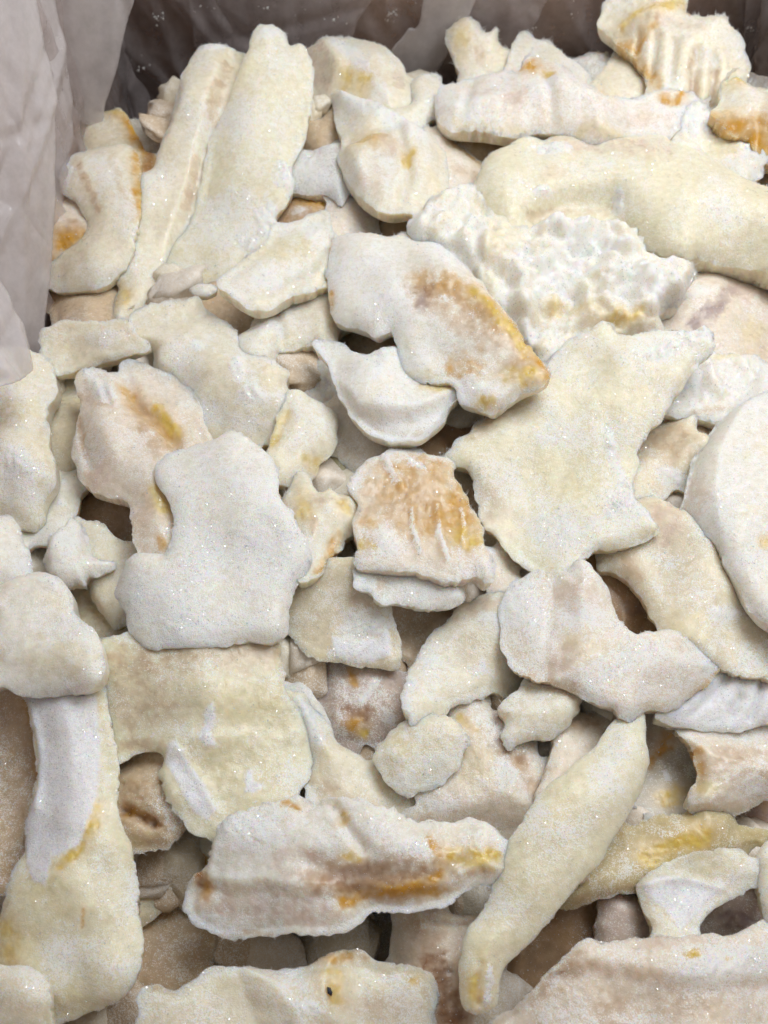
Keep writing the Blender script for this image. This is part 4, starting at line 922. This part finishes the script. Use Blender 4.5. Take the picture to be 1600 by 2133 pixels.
RNG = np.random.RandomState(11)
def rime(p, o, V3, F, dpx, frost, px2m, V2):
    """needles of rime standing on the upper face, thick along the rim"""
    a, b, c = V3[F[:, 0]], V3[F[:, 1]], V3[F[:, 2]]
    cr = np.cross(b - a, c - a); A = np.linalg.norm(cr, axis=1) + 1e-15
    nrm = cr / A[:, None]
    dm = dpx[F].mean(1); fm = frost[F].mean(1)
    cm = V2[F].mean(1)
    patch = smooth(-0.15, 0.5, noise(cm[:, 0] / 45, cm[:, 1] / 45, p['seed'] + 200))
    w = A * (0.05 + 0.30 * np.clip(fm, 0, 1.2) ** 2 + (0.6 + 6.0 * patch) * np.exp(-dm / 3.0)) * p.get('rime', 1.0)
    def scatter(n, w):
        t = RNG.choice(len(F), n, p=w / w.sum())
        r1 = np.sqrt(RNG.rand(n)); r2 = RNG.rand(n)
        return t, (1 - r1)[:, None] * a[t] + (r1 * (1 - r2))[:, None] * b[t] + (r1 * r2)[:, None] * c[t]
    n = min(int(w.sum() * 0.5 / (px2m ** 2) / 16.0), 9000) + 4
    t, Q = scatter(n, w)
    dirn = nrm[t] + RNG.normal(0, 0.6, (n, 3)); dirn /= np.linalg.norm(dirn, axis=1)[:, None]
    ln = px2m * RNG.gamma(2.2, 1.3, n) * p.get('needle', 1.0) * (0.35 + (0.9 if p.get('rough', 2.2) < 2.9 else 1.7) * np.exp(-dm[t] / 4.0)); ln = np.minimum(ln, px2m * 18)
    wd = px2m * RNG.uniform(0.4, 1.0, n)
    s1 = np.cross(dirn, RNG.normal(size=(n, 3))); s1 /= np.linalg.norm(s1, axis=1)[:, None] + 1e-12
    s2 = np.cross(dirn, s1)
    root = Q - dirn * (px2m * 0.6)
    v0 = root + s1 * wd[:, None]; v1 = root - 0.5 * s1 * wd[:, None] + 0.87 * s2 * wd[:, None]
    v2 = root - 0.5 * s1 * wd[:, None] - 0.87 * s2 * wd[:, None]; v3 = Q + dirn * ln[:, None]
    VV = np.stack([v0, v1, v2, v3], 1).reshape(-1, 3)
    i = np.arange(n)[:, None] * 4
    FF = np.concatenate([i + [0, 1, 3], i + [1, 2, 3], i + [2, 0, 3]])
    # bright ice facets lying on the face
    w2 = A * (0.12 + 1.6 * np.clip(fm, 0, 1.1) ** 2 * smooth(-0.4, 0.5, noise(cm[:, 0] / 60, cm[:, 1] / 60, p['seed'] + 210)))
    k = min(int(w2.sum() * 0.5 / (px2m ** 2) / 17.0), 9000) + 4
    t, Q = scatter(k, w2)
    dirn = nrm[t] + RNG.normal(0, 0.33, (k, 3)); dirn /= np.linalg.norm(dirn, axis=1)[:, None]
    s1 = np.cross(dirn, RNG.normal(size=(k, 3))); s1 /= np.linalg.norm(s1, axis=1)[:, None] + 1e-12
    s2 = np.cross(dirn, s1)
    sz = (px2m * RNG.gamma(3.0, 0.26, k))[:, None]
    O = Q + nrm[t] * px2m * 0.5
    W3 = np.stack([O + s1 * sz, O - 0.5 * s1 * sz + 0.87 * s2 * sz, O - 0.5 * s1 * sz - 0.87 * s2 * sz], 1).reshape(-1, 3)
    j = np.arange(k)[:, None] * 3
    G = j + [0, 1, 2]
    m = mesh_obj("rime", np.concatenate([VV, W3]), np.concatenate([FF, G + len(VV)]), M_RIME, o, False, origin=np.array(o.location))
    m.data.materials.append(M_GLINT)
    m.data.polygons.foreach_set("material_index", np.concatenate([np.zeros(len(FF)), np.ones(len(G))]).astype(np.int32))
    m["kind"] = "stuff"

GROUP = "frozen pieces heaped in the carton"
CAT = {'frozen_slice': 'frozen slice', 'frozen_strip': 'frozen strip', 'frozen_chunk': 'frozen chunk', 'frozen_flake': 'frozen flake'}

def build_piece(p, idx):
    global SUP
    p['seed'] = 100 + idx * 97
    pts = np.array(p['pts'], float)
    p['P'] = pts; p['c'] = pts.mean(0)
    poly = smooth_poly(pts, p.get('bstep', 3.6), 1.5 * p.get("rough", 2.2), p['seed'])
    base_poly = smooth_poly.base
    # the hidden rest of the outline runs on under the pieces lying on top of it
    over = [q for q in PIECES if q['order'] > p['order'] + 0.3]
    low = p['order'] < 6.7
    cen = base_poly.mean(0)
    tan = np.roll(base_poly, -1, 0) - np.roll(base_poly, 1, 0)
    nr = np.stack([tan[:, 1], -tan[:, 0]], 1); nr /= np.linalg.norm(nr, axis=1)[:, None] + 1e-9
    probe = base_poly + nr * 4
    if inside(probe[:, 0], probe[:, 1], base_poly).mean() > 0.5: nr = -nr
    grow = np.zeros(len(base_poly))
    for dist_out in ((8, 16, 24, 32) if low else (7, 14)):
        t = base_poly + nr * (dist_out + (18 if low else 12))
        hid = np.zeros(len(t), bool)
        for q in over: hid |= inside(t[:, 0], t[:, 1], np.array(q['pts'], float))
        grow = np.where(hid & (grow >= dist_out - 10.5), dist_out, grow)
    g = grow.copy()
    for _ in range(14): g = np.minimum(grow, (np.roll(g, 1) + g + np.roll(g, -1)) / 3)
    for _ in range(3): g = (np.roll(g, 1) + g + np.roll(g, -1)) / 3
    off = (nr * g[:, None])
    poly = poly + off; base_poly = base_poly + off
    gx_, gy_ = np.meshgrid(np.linspace(poly[:, 0].min(), poly[:, 0].max(), 24), np.linspace(poly[:, 1].min(), poly[:, 1].max(), 24))
    gi = inside(gx_.ravel(), gy_.ravel(), poly)
    p['inr'] = float(poly_dist(gx_.ravel()[gi], gy_.ravel()[gi], poly).max()) if gi.any() else 20.0
    rr = np.random.RandomState(p['seed'] + 5)
    p['ex0'] = max(np.ptp(pts[:, 0]), np.ptp(pts[:, 1])) / 2
    p['rb'] = (rr.uniform(0, math.pi), float(np.clip(rr.normal(0, 0.15), -.24, .24)) * p['ex0'])
    # ---- rest it on what lies below
    m = (RX > poly[:, 0].min()) & (RX < poly[:, 0].max()) & (RY > poly[:, 1].min()) & (RY < poly[:, 1].max())
    ix = np.nonzero(m); x, y = RX[ix], RY[ix]
    k = inside(x, y, poly)
    if k.sum() < 3: k = np.ones(len(x), bool)
    ix = (ix[0][k], ix[1][k]); x, y = x[k], y[k]
    s = SUP[ix]; cov = COVER[ix]
    d = np.minimum(poly_dist(x, y, poly), poly_dist(x, y, base_poly))
    hi0, lo0 = shape_of(p, x, y, d)
    X, Y = ray(x, y)
    A = np.stack([np.ones_like(X), X, Y], 1)
    cX, cY = ray(*p['c'])
    if 'tilt' not in p:
        rr = np.random.RandomState(p['seed']); sc = 10.0 if np.ptp(pts, 0).max() < 330 else 5.0
        p['tilt'] = tuple(np.clip(rr.normal(0, sc, 2), -14, 14))
    z = p.get('z', float(np.interp(p['order'], LEVEL_O, LEVEL_Z)))
    tx0 = p['tilt'][0]
    ex = max(np.ptp(pts[:, 0]), np.ptp(pts[:, 1])) / 2
    def basis(xx, yy):
        u, v = (xx - p['c'][0]) / ex, (yy - p['c'][1]) / ex
        return np.stack([np.ones_like(u), u, v, u * u, u * v, v * v, u ** 3, u * u * v, u * v * v, v ** 3], 1)
    for attempt in range(16):
        hi, lo = hi0, lo0
        n = np.array([0, 0, 1.0]) - math.tan(math.radians(tx0)) * UP + math.tan(math.radians(p['tilt'][1])) * RIGHT
        Xc = ray(*p['c']); r = FWD + Xc[0] * RIGHT + Xc[1] * UP
        c3 = CAM + r * ((z - CAM[2]) / r[2])
        lev = plane_coef(c3, n / np.linalg.norm(n))
        dep = on_plane(x, y, lev)
        # it rests on the pieces it overlaps and otherwise on the heap at its level
        target = np.where(cov, np.minimum(s + lo * dep / FPX * 0.8, dep), dep)
        wt = np.where(cov, 1.0, 0.35)
        fit = np.linalg.lstsq(A * wt[:, None], wt / target, rcond=None)[0]
        bl = p.get('lean', 0.8)
        nl = plane_normal(lev); mid = np.array([1.0, float(cX), float(cY)])
        for _ in range(40):
            co = lev * (1 - bl) + fit * bl
            if ang(plane_normal(co), nl) <= p.get('maxtilt', 16): break
            bl *= 0.9
        dep = on_plane(x, y, co)
        # frozen together while soft: the piece sags over what lies below it
        Bm = basis(x, y); e = (dep - target) / (dep / FPX)
        reg = np.diag([0.001, .02, .02, .03, .03, .03, .08, .08, .08, .08]) * len(x)
        w = np.linalg.solve(Bm.T @ (Bm * wt[:, None] ** 2) + reg, Bm.T @ (e * wt ** 2)); w[0] = 0
        amt = np.abs(Bm @ w).max() + 1e-6
        w = w * p.get('sag', 0.55) * min(1.0, p.get('sagmax', 0.25) * ex / amt)
        sg = Bm @ w; hi = hi + sg; lo = lo + sg
        if cov.sum() > 2:
            for _ in range(3):
                dep = on_plane(x, y, co); pm = dep / FPX
                need = np.quantile((dep - hi * pm - s)[cov], 0.93) + 0.002      # upper face clear of what it covers
                if need <= 0: break
                d0 = float(on_plane(*p['c'], co)); co = co * (d0 / (d0 - need))
        dep = on_plane(x, y, co); pm = dep / FPX
        if at_depth(x, y, dep - lo * pm * 0.5)[:, 1].max() < YB - 0.012: break
        tx0 += 3.0; z += 0.006             # it would cut the back wall: stand it up, lift it
    p['sagf'] = lambda xx, yy: basis(xx, yy) @ w
    if DEBUG: print('%5.1f z %.3f tilt %.1f need-iter %d ymax %.3f  %s' % (p['order'], at_depth(p['c'][0], p['c'][1], on_plane(*p['c'], co))[2], ang(plane_normal(co), np.array([0, 0, 1.0])), attempt, at_depth(x, y, on_plane(x, y, co))[:, 1].max(), p['label'][:50]))
    dep = on_plane(x, y, co)
    SUP[ix] = np.minimum(s, dep - hi * dep / FPX); COVER[ix] = True
    FOOT.append((x, y, dep - lo * dep / FPX, d, p))
    p['co'] = co
    # ---- mesh
    V, F, dist = triangulate(poly, p.get('step_px', 5.2), p['seed'])
    E = rim_edges(F)
    rim = np.zeros(len(V), bool); rim[E.ravel()] = True
    ds = poly_dist(V[:, 0], V[:, 1], base_poly) * np.where(inside(V[:, 0], V[:, 1], base_poly), 1, -1)
    dist = np.where(rim, 0, np.clip(np.maximum(ds, 1.0), 0, dist * 2.2))
    x, y = V[:, 0], V[:, 1]
    hi, lo = shape_of(p, x, y, dist)
    mid = p['_mid'] + p['sagf'](x, y); hi = hi - p['_mid']; lo = lo - p['_mid']
    col, fr, film = colour_of(p, x, y, dist)
    hi = hi + 2.2 * film + np.clip(dist / 10, 0, 1) * p['_soak'] * (-3.0 + 5.0 * np.abs(noise(x / 15, y / 15, p['seed'] + 95)) + 2.0 * noise(x / 7, y / 7, p['seed'] + 94))
    hi = hi + np.clip(dist / 8, 0, 1) * (np.clip(fr - 0.2, 0, 1) * (0.6 + 1.2 * noise(x / 7, y / 7, p['seed'] + 99)) + np.clip(fr - 0.75, 0, 0.5) * (7 + 12 * noise(x / 13, y / 13, p['seed'] + 98) + 6 * noise(x / 7, y / 7, p['seed'] + 97)))
    n = plane_normal(co)
    dep = on_plane(x, y, co)
    dep = dep - mid * dep / FPX
    base = at_depth(x, y, dep); pm = (dep / FPX)[:, None]
    mid_r = 0.5 * (hi + lo)
    Pt = base + n * (hi[:, None] * pm)
    Pb = base + n * (lo[:, None] * pm)
    Pb = np.where(rim[:, None], Pt, Pb)
    VV = np.concatenate([Pt, Pb]); FF = np.concatenate([F, F[:, ::-1] + len(V)])
    cc = np.concatenate([col, col]); ff = np.concatenate([fr, fr * 0.6]); fi = np.concatenate([film, film * 0])
    org = VV.mean(0)
    o = mesh_obj(p['name'], VV, FF, M_FLESH, None, True, origin=org, attrs={
        'tint': ('FLOAT_COLOR', np.concatenate([cc, np.ones((len(cc), 1))], 1)),
        'frost': ('FLOAT', ff), 'film': ('FLOAT', fi)})
    tag(o, p['label'], CAT[p['name']], GROUP)
    rime(p, o, Pt, F, dist, fr, float(np.mean(pm)), V)
    return o

# ------------------------------------------------------------------ heap below, glimpsed in the gaps
def heap():
    rng = np.random.RandomState(3)
    import bmesh
    bm = bmesh.new(); bmesh.ops.create_icosphere(bm, subdivisions=3, radius=1.0)
    v0 = np.array([v.co[:] for v in bm.verts]); f0 = np.array([[v.index for v in f.verts] for f in bm.faces]); bm.free()
    V, F, C = [], [], []
    n = 0
    for gy in np.arange(YF + 0.04, YB - 0.02, 0.052):
        for gx in np.arange(XL + 0.03, XR - 0.02, 0.062):
            if gx < -0.08 and gy > 0.33: continue
            for lay in range(2):
                sz = np.array([rng.uniform(.030, .050), rng.uniform(.020, .032), rng.uniform(.008, .013)])
                u = v0.copy()
                r = 1 + 0.28 * noise(u[:, 0] * 1.6 + n, u[:, 1] * 1.6 + u[:, 2] * 1.3, 7 + n) + 0.12 * noise(u[:, 0] * 4.6 + n, u[:, 1] * 4.6 + u[:, 2] * 4, 9 + n)
                u = np.sign(u) * np.abs(u) ** np.array([0.8, 0.8, 0.7]) * r[:, None] * sz
                a = rng.uniform(0, math.pi); t = rng.normal(0, 0.22)
                u = u @ np.array([[math.cos(a), math.sin(a), 0], [-math.sin(a), math.cos(a), 0], [0, 0, 1]])
                u[:, 2] += u[:, 0] * t
                pos = np.array([gx + rng.uniform(-.015, .015), gy + rng.uniform(-.015, .015), Z_BASE - 0.008 - lay * 0.024 + rng.uniform(-.008, .004)])
                pos[0] = np.clip(pos[0], XL + 0.05, XR - 0.05); pos[1] = min(pos[1], YB - 0.05)
                V.append(u + pos); F.append(f0 + n * len(v0))
                tone = np.array(TONE[rng.choice(['tan', 'beige', 'pink', 'tan', 'brown'])])  # tan and brown put the warm shade of the gaps into the colour
                C.append(np.tile(np.append(tone, 1), (len(v0), 1)))
                n += 1
    # more of the same right under each piece of the top layer
    for (x, y, low, d, p) in FOOT:
        if p['order'] < 5: continue
        ok = np.nonzero(d > 24)[0]
        if len(ok) == 0: continue
        for q in range(max(1, int(len(x) / 130))):
            i = ok[rng.randint(len(ok))]
            top = at_depth(x[i], y[i], low[i])
            r = min(d[i] * 0.9, 120) * low[i] / FPX
            zz = top[2] - 0.003
            while zz > Z_BASE:
                sz = np.array([r * rng.uniform(.8, 1.1), r * rng.uniform(.7, 1.0), rng.uniform(.007, .011)])
                u = v0.copy()
                rr = 1 + 0.25 * noise(u[:, 0] * 1.6 + n, u[:, 1] * 1.6 + u[:, 2] * 1.3, 7 + n)
                u = np.sign(u) * np.abs(u) ** np.array([0.8, 0.8, 0.7]) * rr[:, None] * sz
                pos = np.array([top[0], top[1], zz - sz[2]])
                back = top - CAM; back /= np.linalg.norm(back)
                pos = top + back * ((top[2] - pos[2]) / -back[2])       # stays behind the piece it carries
                pos[1] = min(pos[1], YB - 0.02 - sz[1]); pos[0] = np.clip(pos[0], XL + 0.02 + sz[0], XR - 0.02 - sz[0])
                V.append(u + pos); F.append(f0 + n * len(v0))
                tone = np.array(TONE[rng.choice(['tan', 'beige', 'tan', 'brown'])])  # darker tones again, standing in for shade between the pieces
                C.append(np.tile(np.append(tone, 1), (len(v0), 1))); n += 1
                zz -= 2 * sz[2] * 0.85
    # broken bits lying in the open gaps
    gaps = np.argwhere(~COVER & (RX > -60) & (RX < 1660) & (RY > 190) & ((RX > 340) | (RY > 330)) & (RY < 2200))
    rng.shuffle(gaps)
    done = []
    for gi, gj in gaps:
        x, y = RX[gi, gj], RY[gi, gj]
        if any((x - a) ** 2 + (y - b) ** 2 < 26 ** 2 for a, b in done): continue
        done.append((x, y))
        z = rng.uniform(-.038, -.024) if y < 1700 else rng.uniform(-.050, -.034)
        X, Y = ray(x, y); r = FWD + X * RIGHT + Y * UP
        pos = CAM + r * ((z - CAM[2]) / r[2])
        if pos[1] > YB - 0.03 or pos[0] < XL + 0.03: continue
        sz = np.array([rng.uniform(.012, .024), rng.uniform(.011, .019), rng.uniform(.006, .011)])
        u = v0.copy()
        rr = 1 + 0.3 * noise(u[:, 0] * 1.5 + n, u[:, 1] * 1.5 + u[:, 2] * 1.3, 7 + n) + 0.14 * noise(u[:, 0] * 4 + n, u[:, 1] * 4 + u[:, 2] * 4, 9 + n)
        u = u * rr[:, None]
        for _ in range(5):
            nn = rng.normal(size=3); nn /= np.linalg.norm(nn)
            ov = np.maximum(0, u @ nn - rng.uniform(.5, .8)); u = u - ov[:, None] * nn
        u = u * sz
        a = rng.uniform(0, math.pi)
        u = u @ np.array([[math.cos(a), math.sin(a), 0], [-math.sin(a), math.cos(a), 0], [0, 0, 1]])
        u[:, 2] += u[:, 0] * rng.normal(0, .35)
        V.append(u + pos); F.append(f0 + n * len(v0))
        C.append(np.tile(np.append(np.array(TONE[rng.choice(['beige', 'cream', 'pink', 'cream', 'tan'])]), 1), (len(v0), 1))); n += 1
    V = np.concatenate(V); F = np.concatenate(F); C = np.concatenate(C)
    o = mesh_obj("frozen_heap", V, F, M_HEAP, None, True, attrs={
        'tint': ('FLOAT_COLOR', C), 'frost': ('FLOAT', 0.35 + 0.5 * fbm(V[:, 0], V[:, 1] + V[:, 2], 0.02, 4, 3)), 'film': ('FLOAT', np.zeros(len(V)))})
    tag(o, "shadowed heap of pale frozen pieces glimpsed in the gaps below", "frozen heap", kind="stuff")

for i, p in enumerate(PIECES): p['i'] = i
for p in sorted(PIECES, key=lambda q: q['order']):
    build_piece(p, p['i'])
heap()

# ---- folds of the lining: along the left side and the back
def vplane(px, py, z, n):
    X, Y = ray(px, py); r = FWD + X * RIGHT + Y * UP
    return plane_coef(CAM + r * ((z - CAM[2]) / r[2]), np.array(n, float) / np.linalg.norm(n))
loose_fold([(-60,-420),(15,-420),(25,-180),(62,40),(88,120),(104,180),(107,260),(112,380),(110,450),(100,560),(80,650),(64,735),(-60,760)],
           vplane(108, 420, 0.03, (1.0, -0.55, 0.25)), 0.012, 301)
loose_fold([(0,-420),(70,-420),(85,-120),(125,80),(142,170),(154,230),(150,290),(130,340),(118,400),(95,420),(60,200)],
           vplane(140, 250, 0.0, (1.0, -0.4, 0.2)), 0.006, 302)
loose_fold([(-60,560),(0,610),(30,650),(52,690),(66,745),(40,790),(-60,790)],
           vplane(40, 700, 0.045, (1.0, -0.3, 0.5)), 0.006, 303)
def wall(off, dx=0.0):
    return plane_coef(np.array([0.0, YB - off, 0.0]), np.array([dx, -1.0, 0.0]))
loose_fold([(70,-420),(380,-420),(320,-160),(268,10),(250,80),(240,130),(215,200),(205,245),(160,240),(145,180),(120,80)],
           vplane(205, 230, -0.03, (0.45, -1.0, 0.1)), 0.008, 304)
loose_fold([(245,100),(300,190),(335,250),(330,300),(235,300),(200,250),(225,180)], wall(0.014), 0.003, 305, M_LINER)
loose_fold([(360,-420),(920,-420),(840,-120),(780,-10),(745,40),(722,90),(600,130),(500,130),(415,105),(400,40)], wall(0.014), 0.003, 306, M_LINER)
loose_fold([(930,-420),(1120,-420),(1030,-130),(985,10),(950,70),(920,130),(890,175),(845,175),(815,110),(850,60),(880,10)], wall(0.018), 0.004, 307)
loose_fold([(1120,-420),(1290,-420),(1190,-130),(1130,15),(1105,60),(1080,90),(1030,140),(975,140),(965,50)], wall(0.014), 0.003, 308, M_LINER)
loose_fold([(1600,-420),(1820,-420),(1760,-100),(1700,150),(1600,180),(1545,130),(1550,40)], wall(0.014), 0.004, 309, M_LINER)

# ---- crumbs of frost clinging to the lining at the back
def flecks():
    rng = np.random.RandomState(21); V, F = [], []
    spots = [(330, 35, 26, 40), (420, 20, 40, 14), (560, 8, 60, 20), (640, 20, 40, 10), (290, 120, 30, 10), (300, 140, 22, 8), (815, 40, 22, 36), (820, 25, 16, 18), (700, 40, 40, 8), (870, 8, 30, 10), (1115, 62, 14, 10), (1180, 30, 40, 6), (1560, 60, 16, 10), (120, 80, 8, 12), (130, 100, 8, 10)]
    k = 0
    for cx, cy, r, n in spots:
        for _ in range(n // 2 + 1):
            x, y = rng.normal(cx, r * 0.35), rng.normal(cy, r * 0.22)
            co = wall(0.020) if x > 250 else vplane(140, 250, 0.012, (1.0, -0.4, 0.2))
            c = at_depth(np.array([x]), np.array([y]), on_plane(np.array([x]), np.array([y]), co))[0]
            sz = rng.gamma(2.0, 0.0002)
            q = np.array([[1, 1, 1], [1, -1, -1], [-1, 1, -1], [-1, -1, 1]]) * sz * rng.uniform(.6, 1.3, (4, 3))
            V.append(c + q); F.append(np.array([[0, 1, 2], [0, 3, 1], [0, 2, 3], [1, 3, 2]]) + k); k += 4
    o = mesh_obj("frost_flecks", np.concatenate(V), np.concatenate(F), M_RIME, liner, False)
    o["kind"] = "stuff"
flecks()

# ---- the dark speck on the bottom chunk
def speck(p):
    x, y = p['speck']
    q = np.array([[x - 5, y - 9], [x + 2, y - 8], [x + 7, y + 2], [x + 5, y + 9], [x - 3, y + 4]], float)
    co = p['co']; n = plane_normal(co)
    xx = q[:, 0]; yy = q[:, 1]; dep = on_plane(xx, yy, co)
    hi, _ = shape_of(p, xx, yy, np.full(5, 60.0)); hi = hi - p['_mid']; dep = dep - (p['_mid'] + p['sagf'](xx, yy)) * dep / FPX
    B = at_depth(xx, yy, dep) + n * (hi * dep / FPX)[:, None]
    V = np.concatenate([B - n * 0.002, B + n * 0.0012])
    i = np.arange(5); j = np.roll(i, -1)
    F = np.concatenate([np.stack([i, j, i + 5], 1), np.stack([j, j + 5, i + 5], 1), [[5, 6, 7], [5, 7, 8], [5, 8, 9]], [[0, 2, 1], [0, 3, 2], [0, 4, 3]]])
    o = mesh_obj("dark_crumb", V, F, M_SPECK, None, False)
    tag(o, "tiny dark crumb stuck on the bottom foreground chunk", "crumb")
for p in PIECES:
    if 'speck' in p: speck(p)
